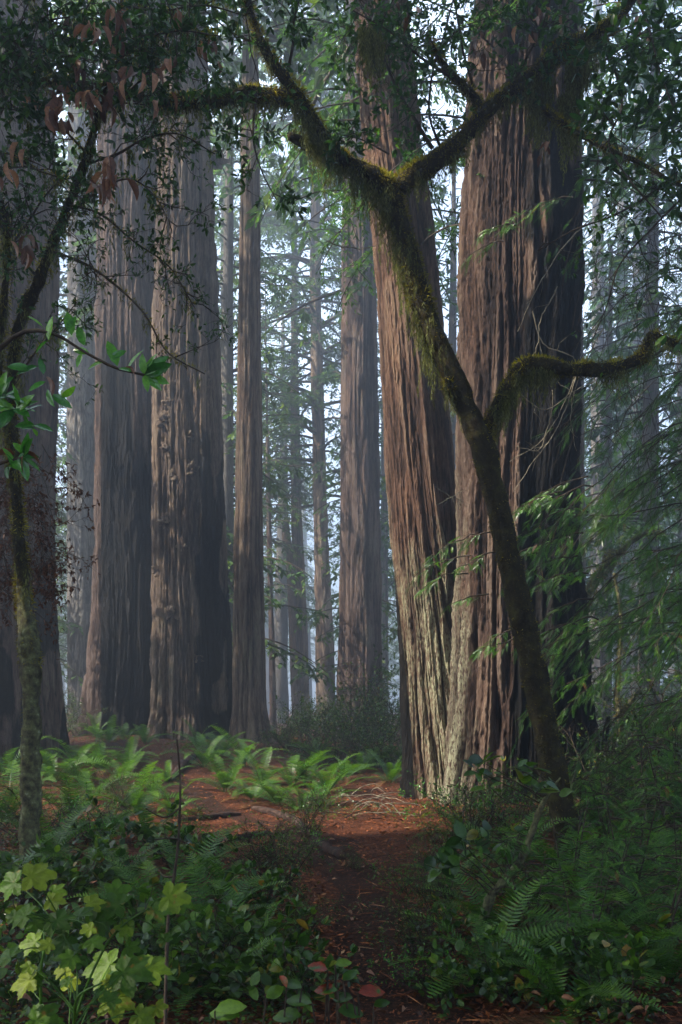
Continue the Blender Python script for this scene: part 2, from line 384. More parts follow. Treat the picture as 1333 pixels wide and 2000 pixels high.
# ------------------------------------------------------------------ trunks
def trunk_mesh(name, prof, Yd, seed, nth, nz, z0, ztop, amp=.05, kth=7.0, kz=.9, flare=.0, char=None, lich=None, mat=None, parent=None, twist=0.0, pname='trunk', big=.02):
    """prof = [(py, x left, x right)] as seen in the photograph at distance Yd; furrowed bark is real relief"""
    prof = sorted(prof, key=lambda t: -t[0])
    z = np.array([CAMH + (HY - a) / FPX * Yd for a, l, r in prof])
    cx = np.array([((l + r) / 2 - CX) / FPX * Yd for a, l, r in prof]); rr = np.array([(r - l) / 2 / FPX * Yd for a, l, r in prof])
    zz = np.concatenate([np.linspace(z0 - .3, min(21, ztop), nz), np.linspace(min(21, ztop) + .5, ztop, 30)]) if ztop > 22 else np.linspace(z0 - .3, ztop, nz)
    zc = np.clip(zz, z[0], z[-1])
    def smooth(f):
        q = np.interp(zc, z, f); k = max(3, nz // 30) | 1
        qp = np.concatenate([np.full(k // 2, q[0]), q, np.full(k // 2, q[-1])]); return np.convolve(qp, np.ones(k) / k, 'valid')
    C, Rr = smooth(cx), smooth(rr)
    top = np.maximum(zz - z[-1], 0); slope = (cx[-1] - cx[-2]) / max(z[-1] - z[-2], .1)
    C = C + slope * top * .6; Rr = Rr * np.clip(1 - top / (ztop - z[-1] + 14), .15, 1)
    th = np.arange(nth) * 2 * pi / nth; TH, ZZ = np.meshgrid(th, zz)
    R0 = np.interp(1.5, zz, Rr)
    s = seed * 17.3; TW = TH + twist * ZZ * .05 + .16 * (vnoise(np.cos(TH) * 1.2 + s, np.sin(TH) * 1.2, ZZ * .3) - .5)
    ux, uy = np.cos(TW) * R0 * kth, np.sin(TW) * R0 * kth
    wx = .8 * (vnoise(ux * .35 + s, uy * .35, ZZ * kz * 1.4) - .5)
    n1 = vnoise(ux + s + wx, uy + wx, ZZ * kz); n1b = vnoise(ux * .5 + s + 40, uy * .5, ZZ * kz * .7)
    n2 = vnoise(ux * 2.3 + s + 9 + 2 * n1, uy * 2.3 + wx, ZZ * kz * 2.4)
    n3 = vnoise(ux * 5 + s + 3, uy * 5 + wx * 2, ZZ * kz * 9)
    rid = sstep(np.abs(2 * n1 - 1), .04, .50); rid2 = sstep(np.abs(2 * n2 - 1), .02, .5)
    h = np.clip(.46 * rid + .26 * rid2 + .22 * n3 + .40 * (n1b - .35), 0, 1)
    lob = vnoise(np.cos(TW) * 1.7 + s, np.sin(TW) * 1.7, ZZ * .10) - .5
    lob2 = vnoise(np.cos(TW) * 3.4 + s, np.sin(TW) * 3.4 + 5, ZZ * .16) - .5
    low = np.exp(-np.maximum(ZZ - z0, 0) / 2.2)
    R = Rr[:, None] * (1 + (.16 + flare * low) * lob + (.12 + .8 * flare * low) * lob2) + (h - .6) * amp * (1 + .6 * low) + big * (n1b - .5)
    R += flare * .35 * Rr[:, None] * np.exp(-np.maximum(ZZ - z0, 0) / .45)
    lo_n = vnoise(ux * 9, uy * 9, ZZ * 16) - .5; R += lo_n * amp * .22
    V = np.stack([C[:, None] + R * np.cos(TH), Yd + R * np.sin(TH), ZZ], -1)
    i = np.arange(len(zz) - 1)[:, None] * nth; j = np.arange(nth)[None]; j2 = (j + 1) % nth
    F = np.stack([i + j, i + j2, i + nth + j2, i + nth + j], -1).reshape(-1, 4)
    px = CX + V[..., 0] / V[..., 1] * FPX; py = HY - (ZZ - CAMH) / V[..., 1] * FPX
    ch = char(px, py, TH, ZZ) if char is not None else 0 * ZZ
    li = lich(px, py, TH, ZZ) if lich is not None else 0 * ZZ
    mb = MB(); mb.add(V.reshape(-1, 3), F, 0, .5, h=h.ravel(), char=ch.ravel(), lich=li.ravel())
    o = mb.build(pname, mat, parent)
    return o, (zz, C, Rr)

def blob(mb, c, r, seed, sq=(1, 1, 1), n=22, k=22, rough=.5, mat=0, **ex):
    u = np.linspace(0, pi, n); v = np.arange(k) * 2 * pi / k; U, Vv = np.meshgrid(u, v, indexing='ij')
    d = np.stack([np.sin(U) * np.cos(Vv), np.sin(U) * np.sin(Vv), np.cos(U)], -1)
    q = 1 + rough * (vnoise(d[..., 0] * 2.2 + seed, d[..., 1] * 2.2, d[..., 2] * 2.2) - .5) + rough * .7 * (vnoise(d[..., 0] * 6 + seed, d[..., 1] * 6, d[..., 2] * 6) - .5)
    V = np.asarray(c) + d * q[..., None] * r * np.array(sq)
    i = np.arange(n - 1)[:, None] * k; j = np.arange(k)[None]; j2 = (j + 1) % k
    mb.add(V.reshape(-1, 3), np.stack([i + j, i + k + j, i + k + j2, i + j2], -1).reshape(-1, 4), mat, .5, h=(q.ravel() - .6), **ex)

def limb_curve(rng, p0, az, L, rise, droop, n=9, wig=.06):
    s = np.linspace(0, 1, n); d = np.array([cos(az), sin(az)])
    out = s * L
    zc = rise * L * s - droop * L * s ** 1.9
    side = np.array([-d[1], d[0]]); wob = np.cumsum(rng.normal(0, wig * L / n, n)); wob[0] = 0
    w2 = np.cumsum(rng.normal(0, wig * L / n * .7, n)); w2[0] = 0
    return np.stack([p0[0] + d[0] * out + side[0] * wob, p0[1] + d[1] * out + side[1] * wob, p0[2] + zc + w2], -1)

SUN_HOLES = []       # (point, radius): places the sun reaches through gaps in the canopy
def sunhole_mask(P_, org):
    """True for foliage that does not stand in a gap"""
    Q = P_ + np.asarray(org); keep = np.ones(len(Q), bool)
    for c, r in SUN_HOLES:
        v = Q - np.asarray(c); t = v @ sdir; dist = np.linalg.norm(v - t[:, None] * sdir, axis=1)
        keep &= ~((t > 1.0) & (dist < r))
    return keep

def crown_branches(rng, wood, leaf, zlo, zhi, Lf, nb, cx=lambda z: 0.0, rt=lambda z: .2, leafL=.16, leafW=.07, dens=1.0, droop=.35, rise=.12, org=(0, 0, 0), bare=0.0, azf=None, cy=0.0, br=.035, sub=11):
    """whorled drooping conifer boughs: wood gets the boughs, leaf gets flat hanging sprays"""
    PP, DD, UU, SS, RR = [], [], [], [], []
    for k in range(nb):
        z = zlo + (zhi - zlo) * (k + rng.rand()) / nb
        az = rng.rand() * 2 * pi if azf is None else azf(rng)
        L = Lf(z) * rng.uniform(.55, 1.1)
        if L < .3: continue
        c = limb_curve(rng, (cx(z) + rt(z) * .7 * cos(az), cy + rt(z) * .7 * sin(az), z), az, L, rise * rng.uniform(.2, 1.8), droop * rng.uniform(.5, 1.4))
        cc = c + np.asarray(org)
        if len(SUN_HOLES) and not sunhole_mask(c, org)[2:].all(): continue
        tube(wood, c, np.linspace(br * L / 3 + .012, .008, len(c)), 5)
        isb = rng.rand() < bare
        m = int(sub * L / 2 * dens * (0.35 if isb else 1)) + 2
        for q in range(m):
            s = rng.uniform(.14 if not isb else .3, 1.0); f = s * (len(c) - 1); i = min(int(f), len(c) - 2)
            b0 = c[i] + (c[i + 1] - c[i]) * (f - i); t = nrm(c[i + 1] - c[i])
            side = np.cross(t, [0, 0, 1.0]) * rng.choice([-1, 1])
            l = L * rng.uniform(.10, .34) * (1.25 - s * .8)
            d0 = nrm(t * rng.uniform(.3, 1.0) + side * rng.uniform(.5, 1.1) + np.array([0, 0, rng.uniform(-.75, .1)]))
            ns = 5; ss = np.linspace(0, 1, ns)[:, None]
            tw = b0 + d0 * l * ss + np.array([0, 0, -.32 * l]) * ss ** 2
            if l > .5 and rng.rand() < .5: tube(wood, tw[[0, 2, 4]], [.011, .007, .003], 3, cap=False)
            nl = max(3, int(l / leafL * 3.6))
            u = rng.rand(nl); base = b0 + d0 * l * u[:, None] + np.array([0, 0, -.32 * l]) * u[:, None] ** 2
            sd = np.cross(d0, [0, 0, 1.0])
            dd = d0 * rng.uniform(.2, 1, (nl, 1)) + sd * rng.choice([-1, 1], (nl, 1)) * rng.uniform(.4, 1, (nl, 1)) + rng.normal(0, .18, (nl, 3)) + np.array([0, 0, -.25])
            PP.append(base); DD.append(dd); UU.append(np.array([0, 0, 1.0]) + rng.normal(0, .35, (nl, 3))); SS.append(leafL * rng.uniform(.6, 1.25, nl))
            RR.append(np.clip(rng.rand() * .7 + rng.rand(nl) * .3, 0, 1))
    if PP:
        p = np.concatenate(PP); s_ = np.concatenate(SS)
        scatter(leaf, *NEEDLE, p, np.concatenate(DD), np.concatenate(UU), s_, 0, np.concatenate(RR), wsc=s_ * leafW / leafL)
# sunlit spots: the left faces and foot of the two joined redwoods, the patch on the path before them, some boughs
PA, PB = 15.8, 14.4
for q, r in ((P(825, 1180, 15.2), .7), (P(845, 1330, 15.1), .85), (P(850, 1480, 15.1), .85), (P(925, 1120, 13.8), .75), (P(900, 1300, 13.6), .7), (P(800, 850, 15.3), .5), (P(745, 1590, 12.4), .95), (P(660, 1650, 10.6), .45), (P(800, 1640, 11), .5),
             (P(930, 700, 13.8), .9), (P(950, 450, 13.8), .9), (P(930, 920, 13.7), .8), (P(1090, 1200, 11), .45), (P(1090, 1090, 11.5), .4),
             (P(1200, 1100, 13), .7), (P(290, 1530, 16.5), .5), (P(110, 1520, 15.0), .5), (P(560, 1500, 19), .5), (P(350, 750, 24), 1.2), (P(690, 600, 28), 1.2), (P(620, 560, 36), 2.0), (P(450, 185, 8.3), .55), (P(560, 200, 8.5), .4), (P(1150, 715, 8.7), .5), (P(1040, 715, 8.8), .4), (P(810, 340, 9), .4), (P(1240, 1200, 12), .8), (P(200, 1600, 13), .6), (P(150, 1780, 2.6), .35)):
    SUN_HOLES.append((q, r))

def redwood(name, prof, Yd, seed, z0, label, cat='redwood tree', ztop=40, group=None, crown=None, low=None, mat='redwood', nth=160, nz=300, extra=None, **kw):
    x0 = (np.interp(HY - (z0 - CAMH) / Yd * FPX, [a for a, l, r in sorted(prof)], [(l + r) / 2 for a, l, r in sorted(prof)]) - CX) / FPX * Yd
    root = empty(name, (x0, Yd, z0)); tag(root, label, cat, group)
    o, (zz, C, Rr) = trunk_mesh(name, prof, Yd, seed, nth, nz, z0, ztop, mat=M[mat], parent=root, **kw)
    if crown:
        rng = np.random.RandomState(seed + 100); w, l = MB(), MB()
        crown_branches(rng, w, l, cx=lambda z: np.interp(z, zz, C), cy=Yd, rt=lambda z: np.interp(z, zz, Rr), **crown)
        w.build('branches', M['twig'], root); l.build('crown', M['conifer_far'], root, smooth=False)
    if low:
        rng = np.random.RandomState(seed + 300); w, l = MB(), MB()
        crown_branches(rng, w, l, cx=lambda z: np.interp(z, zz, C), cy=Yd, rt=lambda z: np.interp(z, zz, Rr), leafL=.11, leafW=.032, droop=.6, rise=.3, br=.012, **low)
        w.build('low_boughs', M['twig'], root); l.build('low_foliage', M['conifer'], root, smooth=False)
    if extra: extra(root, (zz, C, Rr))
    return root

def noise2(px, py, k=.02, s=0): return vnoise(px * k, py * k * .25, s)
BIGCROWN = dict(zlo=20, zhi=39, Lf=lambda z: 4.2 * (1 - .012 * (z - 20) ** 1.0 - .0), nb=70, leafL=.34, leafW=.15, dens=.8, sub=9)

# --- the near, dark redwood at the left edge
redwood('redwood_tree', [(0, -150, 92), (300, -150, 98), (600, -150, 100), (1000, -155, 96), (1200, -160, 108), (1420, -175, 122)], 19.5, 1, .85,
        'broad dark redwood cut off by the left edge, behind the thin lichened trunk', mat='redwood', nth=260, nz=420, amp=.07, kth=6, flare=.10, crown=BIGCROWN,
        char=lambda px, py, t, z: .9 * sstep(noise2(px, py, .03, 4), .45, .62) * sstep(py, 900, 1250), lich=lambda *a: .0 * a[0])
# --- charred one
redwood('redwood_tree', [(0, 206, 325), (250, 197, 325), (700, 193, 330), (1000, 194, 335), (1200, 190, 338), (1300, 184, 345), (1430, 168, 350)], 27, 2, 1.02,
        'broad redwood charred black from its base up, left of the burled redwood', mat='redwood', nth=400, nz=700, amp=.16, kth=5.5, kz=.4, flare=.22, crown=BIGCROWN,
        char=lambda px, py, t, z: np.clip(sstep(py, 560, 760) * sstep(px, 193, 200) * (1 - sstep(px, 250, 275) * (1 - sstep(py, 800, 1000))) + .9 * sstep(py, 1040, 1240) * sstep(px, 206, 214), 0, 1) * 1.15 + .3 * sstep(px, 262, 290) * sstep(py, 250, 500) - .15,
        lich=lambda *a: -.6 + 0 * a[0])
# --- burled one
def burls(root, prof):
    zz, C, Rr = prof; rng = np.random.RandomState(5)
    for bx, by, r in ((343, 803, .12), (335, 838, .19), (338, 890, .15), (352, 944, .10), (337, 1030, .15), (379, 868, .12), (384, 935, .16), (369, 1078, .11), (349, 1203, .15), (330, 560, .13), (378, 452, .12), (300, 285, .24), (420, 310, .24), (394, 1290, .13), (361, 715, .10), (318, 1120, .12), (408, 760, .14)):
        z = CAMH + (HY - by) / FPX * 25; c = np.interp(z, zz, C); r0 = np.interp(z, zz, Rr)
        x = (bx - CX) / FPX * 25; dx = np.clip((x - c) / r0, -1, 1); y = 25 - r0 * math.sqrt(1 - dx * dx) * .97
        mb = MB(); blob(mb, (c + dx * r0, y + .05, z), r * 1.05, bx * .7, (1, .55, rng.uniform(.8, 1.5)), n=36, k=36, rough=1.5, char=.22 + .1 * rng.rand(), lich=0)
        mb.build('burl', M['redwood_pale'], root)
redwood('redwood_tree', [(0, 318, 398), (250, 309, 411), (600, 304, 421), (850, 300, 430), (1100, 300, 438), (1300, 300, 447), (1380, 301, 452), (1440, 300, 462)], 25, 3, .85,
        'burled redwood with knobbly growths up its tan trunk and painted shade on its right', mat='redwood_pale', nth=320, nz=560, amp=.14, kth=7, kz=.45, flare=.2, crown=BIGCROWN, extra=burls,
        char=lambda px, py, t, z: 1.1 * sstep(px, 376, 400) * sstep(py, 740, 900) * sstep(noise2(px, py, .05, 1), .15, .4) + .5 * sstep(px, 355, 385) * sstep(noise2(px, py, .05, 2), .5, .7) - .1,  # dark right side: shade under light from the left, painted into the bark
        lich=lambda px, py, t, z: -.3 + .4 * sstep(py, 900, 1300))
# --- slim one
redwood('redwood_tree', [(0, 476, 502), (250, 471, 506), (500, 467, 508), (1000, 459, 511), (1200, 456, 514), (1380, 457, 518), (1440, 450, 530)], 24, 4, .62,
        'slim straight redwood of even width just right of the burled redwood', mat='redwood_pale', nth=160, nz=460, amp=.045, kth=8, kz=.5, flare=.14, crown=dict(BIGCROWN, zlo=17.5),
        lich=lambda px, py, t, z: -.1 + .2 * sstep(py, 900, 1300))
# --- leaning lichened one
redwood('redwood_tree', [(0, 690, 795), (300, 712, 822), (500, 731, 850), (600, 738, 858), (750, 745, 870), (850, 750, 882), (1000, 760, 895), (1100, 769, 902), (1200, 777, 910), (1300, 784, 918), (1400, 789, 926), (1500, 794, 930), (1600, 796, 935)], PA, 5, .0,
        'thick leaning redwood with pale green lichen, joined at its foot to a darker one', mat='redwood_lichen', nth=620, nz=1200, amp=.085, kth=8.5, kz=.5, flare=.14, crown=dict(BIGCROWN, zlo=13.5), low=dict(zlo=9.3, zhi=13.5, Lf=lambda z: 2.3, nb=30, dens=2.0, bare=.2), twist=1.2, big=.05,
        char=lambda px, py, t, z: .95 * sstep(-px, -np.interp(py, [900, 1250, 1400, 1600], [758, 790, 806, 818]), -np.interp(py, [900, 1250, 1400, 1600], [758, 790, 806, 818]) + 7) * sstep(py, 1020, 1200),
        lich=lambda px, py, t, z: -.55 + 1.25 * sstep(py, 780, 1180) * (1 - .75 * sstep(px, 868, 895)))
# --- dark red one; right half darkened, part real charring, part painted shade
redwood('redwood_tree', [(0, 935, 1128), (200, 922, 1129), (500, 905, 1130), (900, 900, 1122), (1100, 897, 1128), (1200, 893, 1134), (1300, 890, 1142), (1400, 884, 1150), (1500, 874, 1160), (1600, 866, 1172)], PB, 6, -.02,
        'thickest redwood, dark red, right half coloured charred and shaded, behind the leaning mossy tree', mat='redwood_red', nth=760, nz=1200, amp=.15, kth=6.0, kz=.36, flare=.12, crown=dict(BIGCROWN, zlo=13.5), low=dict(zlo=9.6, zhi=13.5, Lf=lambda z: 2.2, nb=20, dens=2.0, bare=.3), big=.08,
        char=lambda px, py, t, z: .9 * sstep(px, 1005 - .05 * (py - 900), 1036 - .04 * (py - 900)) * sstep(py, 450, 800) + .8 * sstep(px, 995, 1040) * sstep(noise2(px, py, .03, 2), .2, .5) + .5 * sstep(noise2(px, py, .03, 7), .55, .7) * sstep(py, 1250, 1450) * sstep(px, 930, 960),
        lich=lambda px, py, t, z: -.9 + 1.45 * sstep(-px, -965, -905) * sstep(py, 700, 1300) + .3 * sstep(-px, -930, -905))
# --- distance
mids = [
    ('redwood_tree', [(0, 677, 727), (450, 668, 735), (600, 667, 737), (1000, 664, 741), (1200, 662, 742), (1350, 656, 746)], 33.5, 7, .4, 'reddish redwood rising behind the bushes, left of the leaning redwood', 'redwood', dict(amp=.08, kth=6, kz=.5, nth=200, nz=420), dict(BIGCROWN, zlo=16, nb=75, bare=.3)),
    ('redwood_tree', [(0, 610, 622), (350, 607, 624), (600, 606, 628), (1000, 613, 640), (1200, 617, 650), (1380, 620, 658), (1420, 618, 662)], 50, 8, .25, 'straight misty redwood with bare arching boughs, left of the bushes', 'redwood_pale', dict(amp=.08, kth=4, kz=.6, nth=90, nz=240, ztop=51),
     dict(zlo=13, zhi=50, Lf=lambda z: 5.6, nb=150, leafL=.22, leafW=.09, dens=1.3, droop=.45, rise=.25, bare=.35, br=.05)),
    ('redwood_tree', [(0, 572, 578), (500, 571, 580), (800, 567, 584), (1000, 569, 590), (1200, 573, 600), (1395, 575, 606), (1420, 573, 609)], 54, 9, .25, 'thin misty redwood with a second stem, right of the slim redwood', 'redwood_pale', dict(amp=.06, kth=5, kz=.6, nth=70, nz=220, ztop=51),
     dict(zlo=13, zhi=50, Lf=lambda z: 5.6, nb=150, leafL=.22, leafW=.09, dens=1.3, droop=.45, rise=.25, bare=.35, br=.045)),
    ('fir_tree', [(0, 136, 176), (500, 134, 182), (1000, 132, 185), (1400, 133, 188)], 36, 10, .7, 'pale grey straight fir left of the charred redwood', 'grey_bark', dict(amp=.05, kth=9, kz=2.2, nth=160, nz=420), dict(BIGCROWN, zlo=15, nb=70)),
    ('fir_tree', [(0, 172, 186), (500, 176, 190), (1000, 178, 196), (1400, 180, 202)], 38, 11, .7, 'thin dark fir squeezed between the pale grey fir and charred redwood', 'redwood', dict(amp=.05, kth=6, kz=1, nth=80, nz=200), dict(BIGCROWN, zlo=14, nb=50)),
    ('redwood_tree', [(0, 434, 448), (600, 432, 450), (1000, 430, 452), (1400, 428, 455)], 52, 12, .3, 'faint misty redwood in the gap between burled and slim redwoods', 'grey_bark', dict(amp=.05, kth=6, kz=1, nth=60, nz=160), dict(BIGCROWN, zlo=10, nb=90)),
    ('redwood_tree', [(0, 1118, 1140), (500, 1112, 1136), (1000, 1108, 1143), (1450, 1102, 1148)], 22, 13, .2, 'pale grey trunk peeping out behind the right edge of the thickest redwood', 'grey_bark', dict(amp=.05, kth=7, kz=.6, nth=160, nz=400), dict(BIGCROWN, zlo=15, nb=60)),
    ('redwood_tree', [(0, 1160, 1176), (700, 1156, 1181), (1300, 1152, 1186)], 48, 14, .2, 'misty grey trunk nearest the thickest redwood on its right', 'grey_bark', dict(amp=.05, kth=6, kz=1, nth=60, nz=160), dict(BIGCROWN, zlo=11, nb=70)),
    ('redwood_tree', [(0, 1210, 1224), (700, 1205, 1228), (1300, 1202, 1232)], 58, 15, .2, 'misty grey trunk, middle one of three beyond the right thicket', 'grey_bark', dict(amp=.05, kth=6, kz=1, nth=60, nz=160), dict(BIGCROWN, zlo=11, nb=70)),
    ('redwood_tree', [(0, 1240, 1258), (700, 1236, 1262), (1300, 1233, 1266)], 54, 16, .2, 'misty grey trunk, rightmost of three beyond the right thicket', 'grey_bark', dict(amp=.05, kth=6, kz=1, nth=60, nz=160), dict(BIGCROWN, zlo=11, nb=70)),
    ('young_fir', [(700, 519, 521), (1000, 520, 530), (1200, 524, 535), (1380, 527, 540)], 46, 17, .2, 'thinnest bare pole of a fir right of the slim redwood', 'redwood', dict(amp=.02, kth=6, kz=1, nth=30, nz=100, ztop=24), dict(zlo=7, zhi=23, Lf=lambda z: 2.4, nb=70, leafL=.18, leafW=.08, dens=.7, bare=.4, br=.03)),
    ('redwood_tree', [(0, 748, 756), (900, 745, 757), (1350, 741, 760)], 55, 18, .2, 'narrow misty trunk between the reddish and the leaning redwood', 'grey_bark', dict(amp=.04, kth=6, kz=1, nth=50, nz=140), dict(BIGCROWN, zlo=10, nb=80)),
]
for nm, prof, Yd, sd, z0, lab, mt, kw, cr in mids:
    kw = dict(kw)
    redwood(nm, prof, Yd, sd, z0, lab, 'fir tree' if 'fir' in nm else 'redwood tree', mat=mt, crown=cr, **kw)
# second stem of the thin misty redwood
mb = MB(); p, r = catmull([P(581, 1405, 53.5), P(572, 1200, 53.5), P(566, 1090, 53.5), P(560, 1020, 53.5), P(562, 1012, 53.5)], [.32, .27, .22, .16, .08], 30)
tube(mb, p, r, 10, rough=.1, h=.5, char=0, lich=0)
rt_ = [o for o in COL.objects if o.get('label', '').startswith('thin misty redwood')][0]
mb.build('side_stem', M['redwood_pale'], rt_)

# --- far forest: individual conifers fading into the mist
FAR = []
for v in range(6):
    rng = np.random.RandomState(200 + v); H = [33, 38, 35, 39, 27, 18][v]; zl = [7, 10, 5, 12, 3, 1.0][v]
    w, l, t = MB(), MB(), MB()
    zs = np.linspace(-.5, H, 40); rb = [.45, .8, .5, .95, .35, .2][v]
    tube(t, np.stack([.15 * np.sin(zs * .1 + v), .15 * np.cos(zs * .13), zs], -1), rb * (1 - zs / (H + 3)) + .03, 12, rough=.12, fr=2.0, h=.5, char=0, lich=0)
    Lm = [3.6, 4.4, 4.0, 5.0, 3.2, 2.4][v]
    crown_branches(rng, w, l, zl, H, lambda z: Lm * (1 - (z - zl) / (H - zl)) ** .6 + .5, [150, 150, 170, 150, 130, 90][v], rt=lambda z: .15, leafL=.30, leafW=.13, dens=.9, droop=.45, rise=.2, bare=.2, sub=9)
    FAR.append((t.mesh('trunk', M['grey_bark']), w.mesh('branches', M['twig']), l.mesh('crown', M['conifer_far'], smooth=False)))
rng = np.random.RandomState(77)
far_spots = []
for k in range(1500):
    Y = 46 + 120 * rng.rand() ** 1.1; px = rng.uniform(-260, 1600)
    x = (px - CX) / FPX * Y
    if all((x - a) ** 2 + (Y - b) ** 2 > 3.6 ** 2 * (Y / 60) for a, b in far_spots) and not (490 < px < 670 and (Y < 62 or (Y < 120 and rng.rand() < .5))) and not (835 < px < 915 and Y < 90) and not (380 < px < 980 and Y < 140 and rng.rand() < .62) and not (1130 < px < 1420 and Y < 90 and rng.rand() < .7):
        far_spots.append((x, Y))
    if len(far_spots) > 88: break
far_spots += [((px - CX) / FPX * Y, Y) for px, Y in ((450, 34), (90, 44), (240, 40), (700, 42), (880, 36), (1190, 30), (1280, 27), (1330, 38), (20, 36))]
for k, (x, Y) in enumerate(far_spots):
    v = k % 4 if k < 89 else (4 if k % 2 else 5)
    root = empty('distant_conifer', (x, Y, float(terrain(x, Y)) - .1), rng.rand() * 6.28)
    tag(root, 'hazy tall conifer of the far forest beyond the redwoods' if v < 4 else 'smaller bushy conifer growing between the big trunks and the far forest', 'conifer', 'far forest conifers' if v < 4 else 'small mid-distance conifers')
    s = rng.uniform(.85, 1.05) if v < 4 else rng.uniform(.8, 1.1)
    for nm, me in zip(('trunk', 'branches', 'crown'), FAR[v]): link(nm, me, root, sc=s)
# --- out-of-view conifers added beside and behind the camera to block sun and sky
for k, (x, y, v) in enumerate(((-10, 3, 1), (-14, 6.3, 3), (-19, -1, 3), (-9, -7, 1), (-3, -6, 3), (4, -8, 1), (-15, -7, 1), (-21, 3, 3), (9, -1, 3), (12, 6, 1), (-27, 4, 3), (0, -15, 1), (-9, -15, 3), (8, -14, 3), (-27, 15, 1), (-19, 17, 3), (15, 20, 1), (6.5, 4, 3), (8.5, 11, 1), (-6, 3.5, 1), (2.5, -2.5, 3), (-4.5, -1, 1), (-14, 18.7, 3))):
    root = empty('shade_conifer', (x, y, float(terrain(x, y))), k * 1.7)
    tag(root, 'tall unseen conifer added to shade the path and the left trunks', 'conifer', 'unseen conifers added for shade')
    rng2 = np.random.RandomState(900 + k); w, l, t = MB(), MB(), MB(); H = 38; zl = 11
    zs = np.linspace(-.5, H, 40)
    tube(t, np.stack([.15 * np.sin(zs * .1 + v), .15 * np.cos(zs * .13), zs], -1) + np.array(root.location), .7 * (1 - zs / (H + 3)) + .03, 12, rough=.12, fr=2.0, h=.5, char=0, lich=0)
    crown_branches(rng2, w, l, zl, H, lambda z: 5.0 * (1 - (z - zl) / (H - zl)) ** .5 + .5, 100, rt=lambda z: .15, leafL=.42, leafW=.22, dens=.85, droop=.35, rise=.2, org=root.location, sub=8)
    t.build('trunk', M['grey_bark'], root)
    link('branches', w.mesh('branches', M['twig']), root); link('crown', l.mesh('crown', M['conifer_far'], smooth=False), root)
    root.rotation_euler = (0, 0, 0)
# ------------------------------------------------------------------ moss, sprays, broadleaf twigs
def moss_on(mb, p, r, rng, dens=1500, L=.045, w=.16, top=.5, hang=0.0):
    p = np.asarray(p); r = np.broadcast_to(r, (len(p),)); seg = np.linalg.norm(np.diff(p, axis=0), axis=1)
    area = (seg * (r[1:] + r[:-1]) * pi); n = int(area.sum() * dens)
    i = rng.choice(len(seg), n, p=area / area.sum()); f = rng.rand(n)
    t, a, b = frames(p); th = rng.rand(n) * 2 * pi
    c = p[i] + (p[i + 1] - p[i]) * f[:, None]; rad = r[i] + (r[i + 1] - r[i]) * f
    nn = a[i] * np.cos(th)[:, None] + b[i] * np.sin(th)[:, None]
    pos = c + nn * rad[:, None] * .95
    cl = vnoise(pos[:, 0] * 7, pos[:, 1] * 7, pos[:, 2] * 7)
    keep = (cl + top * nn[:, 2] * .5 + rng.rand(n) * .35) > .42
    pos, nn, cl = pos[keep], nn[keep], cl[keep]; m = len(pos)
    d = nn * .8 + rng.normal(0, .45, (m, 3)) + np.array([0, 0, -.55]) * (nn[:, 2:3] < .2) + np.array([0, 0, .25])
    ln = L * rng.uniform(.5, 1.4, m) * (.6 + cl)
    rn = np.clip(.35 + .30 * nn[:, 2] + .5 * (cl - .5) + rng.normal(0, .13, m), 0, 1)
    scatter(mb, *NEEDLE, pos, d, rng.normal(0, 1, (m, 3)), ln, 0, rn, wsc=ln * w * rng.uniform(.7, 1.5, m))

def hanging_moss(mb, p, r, rng, n=60, L=(.08, .45), spread=.9):
    p = np.asarray(p); r = np.broadcast_to(r, (len(p),))
    for k in range(n):
        f = rng.rand() * (len(p) - 1.01); i = int(f); c = p[i] + (p[i + 1] - p[i]) * (f - i)
        if vnoise(c[0] * 5, c[1] * 5, c[2] * 5 + 20) < .36: continue
        Lk = rng.uniform(*L) * rng.uniform(.4, 1) * (1.5 if rng.rand() < .12 else 1); off = rng.uniform(-spread, spread, 2) * r[i]
        m = int(Lk / .022) + 2; z = np.linspace(0, 1, m)
        q = np.stack([c[0] + off[0] + .04 * Lk * np.sin(z * 5 + k), c[1] + off[1] + .04 * Lk * np.cos(z * 4 + k), c[2] - r[i] * .6 - z * Lk], -1)
        q = np.repeat(q, 3, 0); mm = len(q); zz = np.repeat(z, 3)
        q[:, :2] += rng.normal(0, 1, (mm, 2)) * (.014 * (1 - zz) + .003)[:, None]
        s = .042 * rng.uniform(.6, 1.3, mm)
        scatter(mb, *NEEDLE, q, np.array([0, 0, -1.0]) + rng.normal(0, .28, (mm, 3)), rng.normal(0, 1, (mm, 3)), s, 0,
                np.clip(.45 + .5 * (rng.rand() - .5) + rng.normal(0, .12, mm), 0, 1), wsc=s * .17)

def spray_template(n=13):
    V, F = [], []
    def q(a, b, c, d): k = len(V); V.extend([a, b, c, d]); F.append([k, k + 1, k + 2, k + 3])
    q((-.008, 0, 0), (.008, 0, 0), (.004, 1, -.12), (-.004, 1, -.12))
    for i in range(n):
        y = .06 + .92 * i / n; z = -.12 * y * y; l = .17 * (1 - .55 * y) * (.75 if i < 2 else 1)
        for s in (-1, 1):
            q((0, y, z), (s * l * .45, y + l * .18, z + .012), (s * l, y + l * .42, z - .012), (s * l * .42, y + l * .38, z - .006))
    return (np.array(V, float), [np.array(F)])
SPRAY = spray_template()

